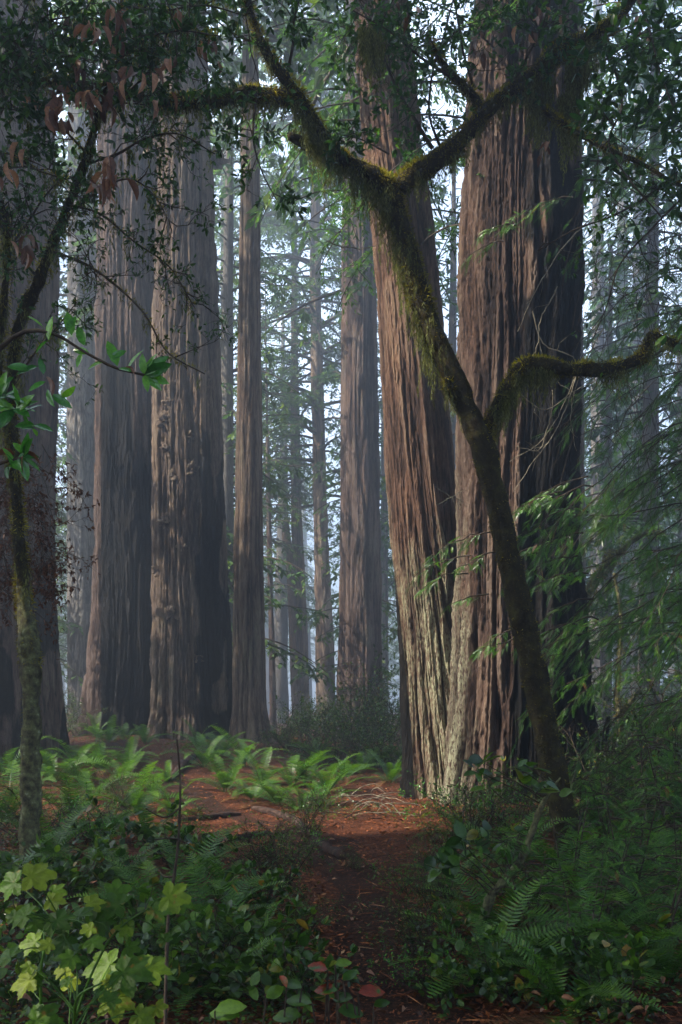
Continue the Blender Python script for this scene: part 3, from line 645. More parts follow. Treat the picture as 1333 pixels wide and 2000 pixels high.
def conifer_bough(wood, leaf, rng, p0, az, L, rise=.1, droop=.45, r0=.012, sprayL=.15, dens=1.0, start=.15, curve=None):
    c = limb_curve(rng, p0, az, L, rise, droop, 10, .30) if curve is None else curve
    tube(wood, c, np.linspace(r0, .0025, len(c)), 5)
    n = int(L * 11 * dens) + 2
    for k in range(n):
        s = rng.uniform(start, 1); f = s * (len(c) - 1); i = min(int(f), len(c) - 2)
        b = c[i] + (c[i + 1] - c[i]) * (f - i); t = nrm(c[i + 1] - c[i]); side = np.cross(t, [0, 0, 1.0]) * rng.choice([-1, 1])
        l = L * rng.uniform(.12, .30) * (1.2 - .7 * s)
        d = nrm(t * rng.uniform(.5, 1.1) + side * rng.uniform(.4, 1.0) + np.array([0, 0, rng.uniform(-.5, .12)]))
        ss = np.linspace(0, 1, 4)[:, None]; tw = b + d * l * ss + np.array([0, 0, -.3 * l]) * ss ** 2
        tube(wood, tw, [.004, .003, .002, .001], 3, cap=False)
        m = max(2, int(l / sprayL * 3.2)); u = rng.uniform(.1, 1, m)
        base = b + d * l * u[:, None] + np.array([0, 0, -.3 * l]) * u[:, None] ** 2; sd = np.cross(d, [0, 0, 1.0])
        dd = d + sd * rng.choice([-1, 1], (m, 1)) * rng.uniform(.1, 1.0, (m, 1)) + rng.normal(0, .12, (m, 3)) + np.array([0, 0, -.22])
        sc = sprayL * rng.uniform(.55, 1.2, m); hue = rng.rand()
        scatter(leaf, *SPRAY, base, dd, np.array([0, 0, 1.0]) + rng.normal(0, .28, (m, 3)), sc, 0, np.clip(hue * .6 + rng.rand(m) * .36 + (rng.rand(m) < .02) * .5, 0, 1))

def grow(rng, wood, leaves, p0, d, L, r, level, step=.10, wander=.34, grav=-.02, kids=4, whorl=5, leaf_len=.07, along=.4, ratio=(.35, .65)):
    """a wandering twig with children; leaves collects (position, direction, length)"""
    n = max(3, int(L / step)); p = [np.asarray(p0, float)]; d = nrm(np.asarray(d, float)); ds = [d]
    for i in range(n):
        d = nrm(d + rng.normal(0, wander, 3) * (step / .1) ** .5 + np.array([0, 0, grav])); p.append(p[-1] + d * L / n); ds.append(d)
    p = np.array(p); tube(wood, p, np.linspace(r, r * .35, len(p)), 5 if r > .012 else 3, cap=False, rough=.3 if r > .012 else 0, fr=14)
    if level > 0:
        for k in range(kids + rng.randint(-1, 2)):
            i = rng.randint(max(1, int(n * .2)), n + 1)
            dd = nrm(ds[i] * .6 + rng.normal(0, .65, 3)); grow(rng, wood, leaves, p[i], dd, L * rng.uniform(*ratio), max(r * .5, .0022), level - 1, step, wander, grav, kids, whorl, leaf_len, along, ratio)
    if level <= 1:
        if whorl and rng.rand() < .85:
            for k in range(whorl + rng.randint(-2, 3)):
                q = nrm(ds[-1] * .8 + rng.normal(0, .62, 3) + np.array([0, 0, .1])); leaves.append((p[-1], q, leaf_len * rng.uniform(.6, 1.2)))
        for i in range(1, n + 1):
            if rng.rand() < along: leaves.append((p[i], nrm(ds[i] * .5 + rng.normal(0, .7, 3)), leaf_len * rng.uniform(.5, 1.1)))
    return p
def put_leaves(mb, leaves, rng, T=LEAF, lo=0, hi=1, keep=1.0):
    leaves = [l for l in leaves if rng.rand() < keep]
    if not leaves: return
    p = np.array([l[0] for l in leaves]); d = np.array([l[1] for l in leaves]); s = np.array([l[2] for l in leaves])
    scatter(mb, *T, p, d, np.array([0, 0, 1.0]) + rng.normal(0, .45, (len(p), 3)), s, 0, rng.uniform(lo, hi, len(p)))
def pxcurve(pts, n=40):
    """pts = (px, py, Y, radius in pixels)"""
    return catmull([P(a, b, Y) for a, b, Y, r in pts], [r / FPX * Y for a, b, Y, r in pts], n)

# ------------------------------------------------------------------ the leaning mossy tree
rng = np.random.RandomState(11)
mt = empty('mossy_tree', (P(1118, 1700, 9)[0], 9.0, .1)); tag(mt, 'moss covered tree leaning left with forked branches, before the thickest redwood', 'tree')
tr_p, tr_r = pxcurve([(1128, 1740, 9, 40), (1112, 1640, 9, 37), (1092, 1550, 9, 33), (1068, 1440, 9, 32), (1036, 1280, 9, 32), (1006, 1140, 9, 30), (976, 1010, 9, 28), (945, 880, 9, 29), (912, 800, 9, 27), (880, 720, 9, 26), (842, 640, 9, 26),
                      (815, 560, 9, 25), (792, 470, 9, 25), (772, 410, 9, 25), (763, 368, 9, 26)], 110)
tr_r = tr_r * .79; mb = MB(); tube(mb, tr_p, tr_r, 22, rough=.22, fr=7); mb.build('trunk', M['mossy_wood'], mt)
limbs = {
    'left': [(763, 372, 9, 24), (735, 352, 8.95, 22), (695, 325, 8.9, 18), (655, 300, 8.8, 16), (628, 262, 8.7, 15), (600, 218, 8.6, 15), (560, 192, 8.5, 15), (510, 186, 8.4, 16), (460, 186, 8.3, 16), (400, 198, 8.2, 15), (330, 198, 8.1, 14), (230, 180, 8.0, 12), (120, 160, 7.9, 11), (0, 148, 7.8, 10), (-150, 120, 7.6, 8)],
    'stub': [(700, 330, 8.9, 16), (650, 300, 8.85, 15), (610, 285, 8.8, 14), (566, 266, 8.75, 11)],
    'up': [(605, 222, 8.6, 13), (578, 180, 8.5, 13), (555, 150, 8.4, 13), (530, 118, 8.4, 12), (512, 85, 8.3, 11), (495, 45, 8.3, 10), (480, -10, 8.2, 9), (460, -120, 8.1, 8)],
    'right': [(765, 380, 9, 24), (795, 350, 9, 22), (840, 322, 9, 20), (885, 290, 9, 20), (925, 245, 9, 18), (965, 205, 9, 17), (1010, 172, 9, 17), (1055, 140, 9, 18), (1090, 100, 9, 20), (1140, 82, 9, 19), (1185, 55, 9, 16), (1215, 25, 9, 13), (1250, -30, 9, 12), (1310, -120, 9, 10)],
    'fork': [(938, 235, 9, 11), (932, 200, 9, 10), (905, 165, 8.9, 9), (880, 142, 8.8, 8), (860, 115, 8.8, 7), (845, 90, 8.7, 6), (835, 62, 8.7, 4)],
    'arm': [(948, 870, 9, 15), (955, 830, 9, 14), (972, 790, 8.95, 14), (1000, 745, 8.9, 15), (1022, 716, 8.85, 17), (1060, 712, 8.8, 16), (1110, 722, 8.75, 15), (1160, 722, 8.7, 15), (1210, 716, 8.7, 14), (1252, 698, 8.7, 12), (1264, 675, 8.7, 10), (1270, 655, 8.7, 8), (1295, 662, 8.6, 9), (1340, 676, 8.6, 10), (1420, 690, 8.5, 9)],
    'rightlow': [(1060, 212, 9, 7), (1100, 240, 8.8, 6), (1150, 272, 8.6, 5.5), (1210, 300, 8.4, 5), (1265, 325, 8.3, 4.5), (1310, 352, 8.2, 4), (1370, 380, 8.1, 3)],
    'knob': [(905, 790, 9, 10), (885, 770, 8.95, 11), (875, 748, 8.9, 10), (872, 738, 8.9, 7)],
}
LC = {}
moss, hang = MB(), MB()
for k, pts in limbs.items():
    p, r = pxcurve(pts, max(24, len(pts) * 8)); r = r * .84; LC[k] = (p, r)
    mb = MB(); tube(mb, p, r, 14, rough=.35, fr=9); mb.build('limb', M['mossy_wood'], mt)
    moss_on(moss, p, r * 1.02, rng, 5600, .036, top=.6)
moss_on(moss, tr_p, tr_r, rng, 1100, .026, top=.9)
moss_on(moss, tr_p[-22:], tr_r[-22:] * 1.05, rng, 1800, .045)
hanging_moss(hang, *LC['left'], rng, 420, (.06, .26)); hanging_moss(hang, LC['left'][0][:30], LC['left'][1][:30], rng, 260, (.12, .5), 1.1)
hanging_moss(hang, LC['stub'][0], LC['stub'][1], rng, 110, (.08, .32)); hanging_moss(hang, *LC['right'], rng, 420, (.06, .30))
hanging_moss(hang, LC['right'][0][-60:-36], LC['right'][1][-60:-36], rng, 260, (.15, .75), 1.4)
hanging_moss(hang, *LC['arm'], rng, 330, (.05, .2)); hanging_moss(hang, LC['arm'][0][15:45], LC['arm'][1][15:45], rng, 160, (.08, .34), 1.0)
hanging_moss(hang, *LC['rightlow'], rng, 60, (.05, .2)); hanging_moss(hang, tr_p[-26:], tr_r[-26:] * 1.1, rng, 330, (.12, .55), 1.1)
hanging_moss(hang, *LC['up'], rng, 120, (.05, .2)); hanging_moss(hang, *LC['fork'], rng, 80, (.05, .18)); hanging_moss(hang, *LC['knob'], rng, 50, (.08, .22))
# the dark clump of moss hanging high on the right limb and the one in the upper middle
for cx_, cy_, Yc, n_, L_ in ((1120, 130, 9, 120, (.2, .45)), (725, 60, 8.2, 110, (.2, .45)), (1110, 190, 9, 120, (.3, .6))):
    c = P(cx_, cy_, Yc); hanging_moss(hang, np.array([c + [-.05, 0, .08], c, c + [.05, 0, -.04]]), np.array([.04, .06, .04]), rng, n_, L_, 1.3)
moss.build('moss', M['moss'], mt, smooth=False); hang.build('hanging_moss', M['hang_moss'], mt, smooth=False)
wood, lv, br = MB(), [], []
def bough(pts, r0=4, kids=5, L=.5, **kw):
    p, r = pxcurve([(a, b, Y, r0) for a, b, Y in pts], len(pts) * 7); r = r * np.linspace(1, .4, len(r))
    tube(wood, p, r, 5, rough=.3, fr=12)
    for k in range(kids):
        i = rng.randint(int(len(p) * .15), len(p)); d = nrm(p[min(i + 1, len(p) - 1)] - p[max(i - 1, 0)])
        grow(rng, wood, lv, p[i], d * .5 + rng.normal(0, .6, 3) * [1, .8, 1], L * rng.uniform(.5, 1.2), .006, 2, **kw)
    return p
bough([(845, 290, 9), (800, 215, 8.9), (765, 150, 8.8), (745, 90, 8.8), (730, -20, 8.7)], 4, 9, .6)
bough([(860, 285, 9), (840, 230, 8.9), (842, 160, 8.8), (870, 60, 8.7), (890, -20, 8.6)], 3, 9, .6)
bough([(925, 170, 9), (905, 100, 8.9), (895, 40, 8.8), (880, -30, 8.8)], 3, 8, .6)
bough([(880, 150, 8.8), (820, 110, 8.6), (760, 60, 8.5), (690, 20, 8.4)], 3, 9, .55)
bough([(760, 300, 8.8), (700, 270, 8.6), (660, 262, 8.5)], 2, 3, .4)
bough([(560, 150, 8.4), (572, 90, 8.3), (575, 40, 8.3), (590, -20, 8.2)], 3.5, 5, .4)
bough([(510, 90, 8.3), (450, 60, 8.2), (400, 20, 8.0)], 2.5, 6, .4)
bough([(350, 190, 8.1), (345, 120, 8.0), (360, 50, 7.9)], 3, 9, .5)
bough([(250, 185, 8.0), (230, 110, 7.8), (235, 40, 7.6), (230, -20, 7.5)], 3, 9, .55)
bough([(500, 195, 8.3), (495, 270, 8.2), (510, 330, 8.1), (540, 390, 8.0)], 2.5, 6, .35)
bough([(1175, 60, 9), (1200, 130, 8.6), (1215, 210, 8.3), (1190, 280, 8.1), (1230, 350, 7.9), (1290, 420, 7.8)], 3.5, 10, .55, leaf_len=.11, whorl=4, along=.25)
bough([(1240, -20, 8.6), (1270, 60, 8.3), (1290, 140, 8.1), (1320, 220, 8.0)], 3.5, 12, .55, leaf_len=.11, whorl=5, along=.25)
bough([(1310, 352, 8.2), (1270, 380, 8.1), (1200, 420, 8.0), (1120, 450, 7.9), (1050, 490, 7.9)], 3, 6, .4, leaf_len=.05, along=.2)
bough([(1360, 360, 8.2), (1280, 440, 8.1), (1210, 520, 8.0), (1185, 600, 7.9), (1160, 660, 7.9)], 2.5, 5, .4, leaf_len=.05, along=.1, whorl=2)
bough([(1000, 170, 9), (1030, 110, 8.8), (1060, 50, 8.6), (1080, -20, 8.5)], 3, 8, .5)
wood.build('twigs', M['twig'], mt); mb = MB(); put_leaves(mb, lv, rng, LEAF, 0, .95, .72); mb.build('foliage', M['canopy'], mt)
mb = MB(); bl = []
for bx, by, Yb in ((1060, 30, 8.4), (1045, 60, 8.4), (1075, 20, 8.4), (1062, 290, 8.5), (1255, 50, 8.2), (780, 20, 8.4), (935, 90, 8.5), (410, 75, 8.0), (400, 95, 8.0)):
    for k in range(4): bl.append((P(bx + rng.normal(0, 14), by + rng.normal(0, 12), Yb), nrm(np.array([rng.normal(0, .6), rng.normal(0, .5), -1])), rng.uniform(.08, .14)))
put_leaves(mb, bl, rng, CURL); mb.build('withered_leaves', M['brown_leaf'], mt)
# bare pale twigs hanging before the dark trunk
for pts in ([(1040, 610), (1070, 680), (1120, 700), (1100, 790), (1060, 850), (1000, 890)], [(1005, 760), (1060, 800), (1110, 765), (1160, 740)], [(1130, 720), (1090, 830), (1040, 900), (1010, 950)], [(1090, 560), (1060, 620), (1040, 700), (1020, 720)],
            [(1080, 760), (1075, 830), (1050, 880), (1010, 870)], [(1180, 640), (1150, 700), (1120, 800), (1130, 880)], [(850, 950), (880, 965), (900, 968), (915, 985)], [(1150, 430), (1080, 500), (1030, 590), (1010, 640)], [(640, 470), (700, 480), (740, 470)], [(850, 985), (885, 972), (905, 965)]):
    wood = MB(); p, r = pxcurve([(a, b, 9.6, 1.4) for a, b in pts], 24); p = p + np.cumsum(rng.normal(0, .006, p.shape), 0); tube(wood, p, r * np.linspace(1, .4, len(r)), 4)
    for k in range(3):
        i = rng.randint(4, 20); grow(rng, wood, [], p[i], rng.normal(0, 1, 3) + [0, 0, -.5], .22, .003, 0, whorl=0, along=0)
    wood.build('bare_twig', M['pale_twig'], mt)

# ------------------------------------------------------------------ thin lichened tree at the left
rng = np.random.RandomState(12)
lt = empty('lichened_tree', (P(58, 1740, 8)[0], 8.0, .05)); tag(lt, 'thin lichen spotted tree near the left edge, with tangled boughs overhead', 'tree')
wood, mossl, hangl, lv = MB(), MB(), MB(), []
p, r = pxcurve([(57, 1760, 8, 22), (58, 1650, 8, 20), (60, 1500, 8, 19), (60, 1350, 8, 18), (57, 1270, 8, 20), (48, 1180, 8, 14), (38, 1050, 7.9, 11), (28, 900, 7.8, 11), (22, 760, 7.7, 10), (32, 660, 7.6, 10), (52, 600, 7.5, 11), (76, 545, 7.4, 11), (98, 490, 7.3, 10), (118, 440, 7.2, 9), (140, 385, 7.1, 9), (165, 320, 7.0, 8), (190, 230, 6.9, 7), (215, 130, 6.8, 6), (240, 0, 6.7, 5), (260, -150, 6.6, 4)], 170)
mb = MB(); tube(mb, p[:60], r[:60], 18, rough=.35, fr=8); mb.build('trunk', M['lichen_bark'], lt)
mb = MB(); tube(mb, p[59:], r[59:], 12, rough=.45, fr=10); mb.build('limb', M['mossy_wood'], lt)
moss_on(mossl, p[56:], r[56:], rng, 3600, .034); moss_on(mossl, p[:40], r[:40], rng, 500, .02); moss_on(mossl, p[44:60], r[44:60] * 1.05, rng, 1500, .03)
hanging_moss(hangl, p[60:], r[60:], rng, 240, (.05, .28), 1.2)
q, rq = pxcurve([(28, 900, 7.8, 9), (-5, 700, 7.6, 9), (10, 560, 7.4, 8), (8, 430, 7.2, 8), (-30, 300, 7.0, 7), (-40, 100, 6.8, 6), (0, -60, 6.6, 5)], 60)
mb = MB(); tube(mb, q, rq, 10, rough=.45, fr=10); mb.build('limb', M['mossy_wood'], lt); moss_on(mossl, q, rq, rng, 3600, .036); hanging_moss(hangl, q, rq, rng, 200, (.06, .3), 1.2)
C1 = [([(98, 490, 7.3), (130, 500, 7.1), (175, 520, 7.0), (230, 560, 6.9), (280, 610, 6.8), (330, 690, 6.7), (400, 730, 6.6)], 3.2, 10, .30, dict(leaf_len=.035, whorl=3, along=.6)),
      ([(140, 400, 7.1), (200, 420, 6.9), (260, 470, 6.8), (330, 520, 6.7), (380, 600, 6.6)], 2.6, 9, .28, dict(leaf_len=.035, whorl=3, along=.6)),
      ([(165, 320, 7.0), (230, 300, 6.8), (285, 270, 6.6), (340, 260, 6.5), (420, 300, 6.4)], 3.0, 7, .35, dict(leaf_len=.05, whorl=3)),
      ([(170, 300, 7.0), (120, 250, 6.8), (60, 220, 6.6), (0, 210, 6.5)], 3, 9, .45, dict(leaf_len=.06)),
      ([(190, 230, 6.9), (250, 180, 6.7), (310, 110, 6.5), (340, 20, 6.3)], 3, 9, .45, dict(leaf_len=.065)),
      ([(190, 230, 6.9), (130, 160, 6.6), (90, 80, 6.3), (60, -20, 6.0)], 3, 11, .45, dict(leaf_len=.065)),
      ([(215, 130, 6.8), (280, 80, 6.5), (350, 60, 6.2), (430, 70, 6.0)], 3, 9, .45, dict(leaf_len=.065)),
      ([(-30, 300, 7.0), (20, 300, 6.7), (70, 330, 6.5), (130, 350, 6.3)], 3, 9, .40, dict(leaf_len=.055)),
      ([(-40, 100, 6.8), (20, 60, 6.4), (90, 40, 6.2), (160, 30, 6.0)], 3, 12, .45, dict(leaf_len=.065)),
      ([(-40, 150, 6.8), (10, 110, 6.5), (60, 110, 6.3), (140, 100, 6.1)], 3, 11, .45, dict(leaf_len=.065)),
      ([(5, 500, 7.3), (50, 440, 7.1), (90, 380, 7.0), (140, 330, 6.9)], 3, 9, .4, dict(leaf_len=.05)),
      ([(76, 545, 7.4), (40, 500, 7.2), (15, 450, 7.1), (-20, 380, 7.0)], 3, 8, .4, dict(leaf_len=.05)),
      ([(118, 440, 7.2), (180, 380, 7.0), (240, 350, 6.9), (300, 380, 6.7), (330, 430, 6.6)], 2.5, 8, .35, dict(leaf_len=.045)),
      ([(240, 10, 6.7), (320, 20, 6.5), (400, 10, 6.3), (480, 30, 6.2)], 3, 9, .45, dict(leaf_len=.065)),
      ([(22, 760, 7.7), (60, 700, 7.4), (110, 640, 7.2), (150, 590, 7.1)], 2.5, 6, .35, dict(leaf_len=.045))]
for pts, r0, kids, L, kw in C1:
    pc = bough(pts, r0, kids, L, **kw); moss_on(mossl, pc, np.full(len(pc), .008), rng, 6000, .025)
    hanging_moss(hangl, pc, np.full(len(pc), .02), rng, 16, (.04, .22))
wood.build('twigs', M['twig'], lt); mb = MB(); put_leaves(mb, lv, rng, LEAF, 0, .9, .66); mb.build('foliage', M['canopy'], lt)
mossl.build('moss', M['moss'], lt, smooth=False); hangl.build('hanging_moss', M['hang_moss'], lt, smooth=False)
mb = MB(); bl = []
for bx, by, n_ in ((215, 15, 5), (180, 55, 6), (130, 165, 5), (165, 185, 6), (195, 195, 7), (110, 195, 4), (245, 35, 4), (350, 30, 4), (240, 140, 4), (268, 150, 5), (330, 110, 3), (205, 310, 6), (212, 350, 6), (190, 345, 4), (45, 470, 4), (60, 485, 4), (18, 330, 3), (125, 235, 5),
                   (100, 215, 4), (75, 190, 5), (230, 85, 3), (30, 290, 2), (145, 45, 4), (300, 60, 3), (320, 185, 3), (155, 120, 4), (220, 170, 5), (130, 130, 3)):
    Yb = rng.uniform(5.6, 6.6)
    for k in range(n_): bl.append((P(bx + rng.normal(0, 12), by + rng.normal(0, 10), Yb + rng.normal(0, .05)), nrm(np.array([rng.normal(0, .55), rng.normal(0, .5), -1])), rng.uniform(.09, .15)))
put_leaves(mb, bl, rng, CURL); mb.build('withered_leaves', M['brown_leaf'], lt)

# a mass of dead brown foliage hanging against the dark redwood
dm = empty('dead_bough', P(30, 880, 9.2)); tag(dm, 'mass of dead brown foliage hanging before the dark redwood at left', 'dead bough')
wood, bl = MB(), []
for k in range(46):
    a, b = rng.uniform(-30, 90), rng.uniform(860, 1130); p0 = P(a, b, 9.2 + rng.normal(0, .25))
    grow(rng, wood, bl, p0, (rng.uniform(-.4, 1.0), rng.normal(0, .4), -1), rng.uniform(.3, .7), .006, 2, grav=-.14, kids=4, whorl=4, leaf_len=.045, along=.75)
wood.build('twigs', M['twig'], dm); mb = MB(); put_leaves(mb, [l for l in bl if rng.rand() < .8], rng, CURL, 0, .45); mb.build('foliage', M['brown_leaf'], dm)

# ------------------------------------------------------------------ bright leaved spray reaching in from the left
rng = np.random.RandomState(13)
rh = empty('rhododendron', (-1.75, 3.9, .0)); tag(rh, 'rhododendron branches with large bright green leaves reaching in from the left', 'shrub')
wood, lv = MB(), []
def stem_px(pts, n=30, **kw):
    p, r = pxcurve(pts, n); tube(wood, p, r, 6, rough=.2, fr=20); return p
stem_px([(-180, 2300, 3.9, 14), (-170, 1500, 3.9, 12), (-140, 1000, 3.9, 9), (-90, 800, 3.8, 7), (-20, 700, 3.8, 5), (60, 645, 3.8, 4), (100, 650, 3.8, 3.5), (170, 690, 3.8, 3), (230, 720, 3.8, 2.6), (282, 732, 3.8, 2.2)], 80)
stem_px([(-140, 1000, 3.9, 6), (-70, 900, 3.7, 5), (-20, 830, 3.6, 4), (30, 800, 3.6, 3)])
stem_px([(-140, 1050, 3.9, 6), (-60, 960, 3.7, 4), (0, 905, 3.6, 3.4), (40, 895, 3.6, 3)])
def leaf_px(px, py, Y, ang, lpx, tilt=0.0):
    a = radians(ang); return (P(px, py, Y), nrm(np.array([cos(a), tilt, sin(a)])), lpx / FPX * Y)
spr = [(140, 655, 100, 52), (95, 665, 80, 46), (130, 645, 60, 36), (165, 675, 110, 48), (175, 690, 160, 40), (160, 690, 250, 30), (205, 705, 200, 38), (215, 700, 30, 36), (230, 715, 110, 56), (250, 722, 60, 52), (262, 726, 170, 30), (282, 732, 35, 60), (282, 732, 12, 62), (282, 732, -15, 50), (282, 732, 62, 48), (282, 732, -40, 44), (282, 732, 95, 40), (282, 732, -75, 36), (60, 720, 180, 44), (75, 715, 200, 46), (70, 690, 60, 36),
       (92, 760, -70, 42), (90, 745, 210, 40), (100, 770, -30, 46), (120, 775, 20, 38), (85, 640, 140, 36), (85, 732, 100, 36)]
for px_, py_, an, l in spr: lv.append(leaf_px(px_, py_, 3.8, an, l, rng.uniform(-.5, .2)))
for cx_, cy_, n_, l_ in ((30, 800, 15, 52), (0, 770, 9, 50), (45, 890, 9, 50), (20, 905, 6, 40), (60, 835, 6, 40)):
    for k in range(n_): lv.append(leaf_px(cx_ + rng.normal(0, 6), cy_ + rng.normal(0, 6), 3.6, rng.uniform(0, 360), l_ * rng.uniform(.6, 1.1), rng.uniform(-.8, .2)))
wood.build('stem', M['twig'], rh); mb = MB()
pp = np.array([l[0] for l in lv]); dd = np.array([l[1] for l in lv]); ss = np.array([l[2] for l in lv])
scatter(mb, *oval_leaf(.40, .15, .14), pp, dd, np.array([0, -1.0, .7]) + rng.normal(0, .5, (len(pp), 3)), ss, 0, rng.rand(len(pp))); mb.build('foliage', M['broad_bright'], rh)
mb = MB(); put_leaves(mb, [leaf_px(90, 735, 3.79, -60, 42), leaf_px(45, 890, 3.6, -100, 40), leaf_px(50, 885, 3.6, -20, 36), leaf_px(30, 888, 3.6, 170, 44), leaf_px(245, 716, 3.8, -30, 26)], rng, CURL, .3, 1); mb.build('withered_leaves', M['brown_leaf'], rh)

# ------------------------------------------------------------------ young growth round the thickest redwood: feathery green boughs
rng = np.random.RandomState(14)
B_ = [o for o in COL.objects if o.get('label', '').startswith('thickest redwood')][0]
def sprout(px, py, Y, az, L, **kw):
    w_, l_ = MB(), MB(); conifer_bough(w_, l_, rng, P(px, py, Y), radians(az), L, **kw)
    o = w_.build('bough', M['twig'], B_); o2 = l_.build('needles', M['conifer'], None); o2.parent = o
    o2.data.transform(__import__('mathutils').Matrix.Translation(-B_.location)); return o
for a in ((1010, 440, 13.2, 200, .6), (985, 470, 13.2, 170, .55), (1000, 455, 13.2, 260, .5), (1120, 385, 13.2, 190, 1.0), (1100, 400, 13.2, 230, .7), (920, 1085, 12.6, 170, .8), (915, 1120, 12.8, 200, .7), (960, 1040, 12.8, 190, .9), (970, 1080, 12.8, 220, .8), (955, 1160, 12.8, 200, .6),
          (1150, 930, 12.2, 190, 1.0), (1160, 950, 12, 170, 1.2), (1150, 1000, 11.5, 200, 1.1), (1140, 1040, 11.5, 180, 1.0), (1130, 1085, 11.2, 200, .95), (1150, 1120, 11, 190, 1.0), (1160, 1170, 11, 180, .8), (1170, 1210, 11, 185, .9), (1150, 1240, 11, 200, .8), (1130, 1220, 11, 170, .7),
          (1010, 1250, 12.6, 190, .6), (1000, 1230, 12.6, 230, .5), (1090, 1300, 12.4, 230, .4), (1100, 960, 12, 220, .7), (1090, 1130, 11.6, 250, .6)):
    sprout(*a, rise=.02, droop=.42, dens=1.7, sprayL=.18)
# young hemlock at the right edge
hm = empty('hemlock_tree', (P(1470, 1700, 11)[0], 11.0, .3)); tag(hm, 'hemlock with drooping green boughs filling the right edge', 'hemlock tree')
w_, l_ = MB(), MB(); c0 = P(1470, 1700, 11)
zs = np.linspace(0.0, 13, 30); t_ = MB(); tube(t_, np.stack([c0[0] + .1 * np.sin(zs), 11 + .1 * np.cos(zs * .8), zs + .1], -1), .16 * (1 - zs / 14), 12, rough=.2, h=.5, char=0, lich=0); t_.build('trunk', M['grey_bark'], hm)
for k in range(125):
    z = rng.uniform(.9, 10.5); az = radians(rng.uniform(120, 235)) if rng.rand() < .8 else rng.rand() * 6.28
    leafy = (z < 5.2) or rng.rand() < .35
    L = rng.uniform(1.3, 3.0) * (1 - .03 * z)
    conifer_bough(w_, l_, rng, (c0[0] + .12 * cos(az), 11 + .12 * sin(az), z), az, L, rise=rng.uniform(0, .3), droop=rng.uniform(.3, .8), r0=.012, dens=1.0 if leafy else .14, sprayL=.17)
for k in range(210):      # thin bare drooping twigs
    p0 = P(rng.uniform(1150, 1420), rng.uniform(300, 900), rng.uniform(10, 12.5)); az = rng.uniform(0, 6.28)
    tube(w_, limb_curve(rng, p0, az, rng.uniform(.3, 1.0), .1, rng.uniform(.8, 2.6), 9, .3), np.linspace(.005, .002, 9), 3, cap=False)
w_.build('boughs', M['twig'], hm); l_.build('needles', M['conifer'], hm, smooth=False)
# vine maples with curved mossy stems in the thicket
for lab, lst in (('curved mossy stem bending right behind the thickest redwood', [[(1138, 1480, 17, 9), (1142, 1330, 17, 9), (1138, 1230, 17, 10), (1150, 1160, 17, 10), (1172, 1122, 17, 10), (1192, 1100, 17, 11), (1196, 1075, 17, 9)], [(1192, 1098, 17, 7), (1225, 1065, 17, 6), (1255, 1045, 17, 6), (1300, 1040, 17, 5)]]),
                 ('mossy forked sapling with a bright yellow green fork low in the thicket', [[(1216, 1440, 16, 6), (1210, 1392, 16, 7), (1206, 1370, 16, 6), (1210, 1300, 16, 4), (1214, 1200, 16, 4), (1200, 1120, 16, 3)], [(1212, 1388, 16, 7), (1224, 1385, 16, 6), (1234, 1368, 16, 4), (1255, 1345, 16, 3)]])):
    rt_ = empty('vine_maple', P(lst[0][0][0], 1470, lst[0][0][2])); tag(rt_, lab, 'small tree'); mo, wd = MB(), MB(); lv = []
    for i_, pts in enumerate(lst):
        p, r = pxcurve(pts, 30); mb = MB(); tube(mb, p, r, 10, rough=.3, fr=8); mb.build('trunk' if i_ == 0 else 'limb', M['lichen_bark'], rt_); moss_on(mo, p, r, rng, 1500, .05)
        for k in range(7): grow(rng, wd, lv, p[rng.randint(12, 30)], rng.normal(0, 1, 3), .7, .008, 2, leaf_len=.06, whorl=3, along=.3)
    mo.build('moss', M['moss'], rt_, smooth=False); wd.build('twigs', M['twig'], rt_); mb = MB(); put_leaves(mb, lv, rng); mb.build('foliage', M['canopy'], rt_)
# ------------------------------------------------------------------ ferns
def frond_mesh(rng, elev, arch, n=26, name='frond', mat=None):
    s = np.linspace(0, 1, 18); ang = elev - arch * s ** 1.2
    x = np.concatenate([[0], np.cumsum(np.cos(ang[:-1]) / 17)]); z = np.concatenate([[0], np.cumsum(np.sin(ang[:-1]) / 17)])
    side = .05 * rng.normal() * s ** 2
    c = np.stack([x, side, z], -1); mb = MB(); tube(mb, c, np.linspace(.006, .0015, 18), 3, rnd=.2, cap=False)
    u = np.repeat(np.linspace(.13, .99, n), 2); sg = np.tile([-1, 1], n)
    f = u * 17; i = np.minimum(f.astype(int), 16); pos = c[i] + (c[i + 1] - c[i]) * (f - i)[:, None]; t = nrm(c[i + 1] - c[i])
    lat = np.stack([0 * u, sg, 0 * u], -1); up = np.cross(t, np.array([0, 1.0, 0])) * -1
    w = .155 * np.interp(u, [0, .13, .22, .45, .75, .92, 1], [0, .45, .85, 1, .8, .42, .12])
    d = lat + t * .22 + up * -.16 + rng.normal(0, .05, (len(u), 3))
    PIN = (np.array([[-.1, 0, 0], [.1, 0, 0], [.085, .55, .01], [0, 1, -.06], [-.085, .55, .01]], float), [np.array([[0, 1, 2, 4]]), np.array([[4, 2, 3]])])
    scatter(mb, *PIN, pos, d, up, w * rng.uniform(.9, 1.08, len(u)), 0, np.clip(.3 + .5 * u + rng.normal(0, .12, len(u)), 0, 1), wsc=np.full(len(u), .10))
    return mb.mesh(name, mat or M['fern'], smooth=False)
rng = np.random.RandomState(21)
FR = [frond_mesh(rng, radians(e), radians(a), 27) for e, a in ((72, 75), (64, 85), (56, 80), (48, 70), (40, 62), (60, 110), (30, 50), (76, 60))]
FRD = [frond_mesh(rng, radians(10), radians(35), 26, mat=M['fern_dead']), frond_mesh(rng, radians(20), radians(60), 26, mat=M['fern_dead'])]
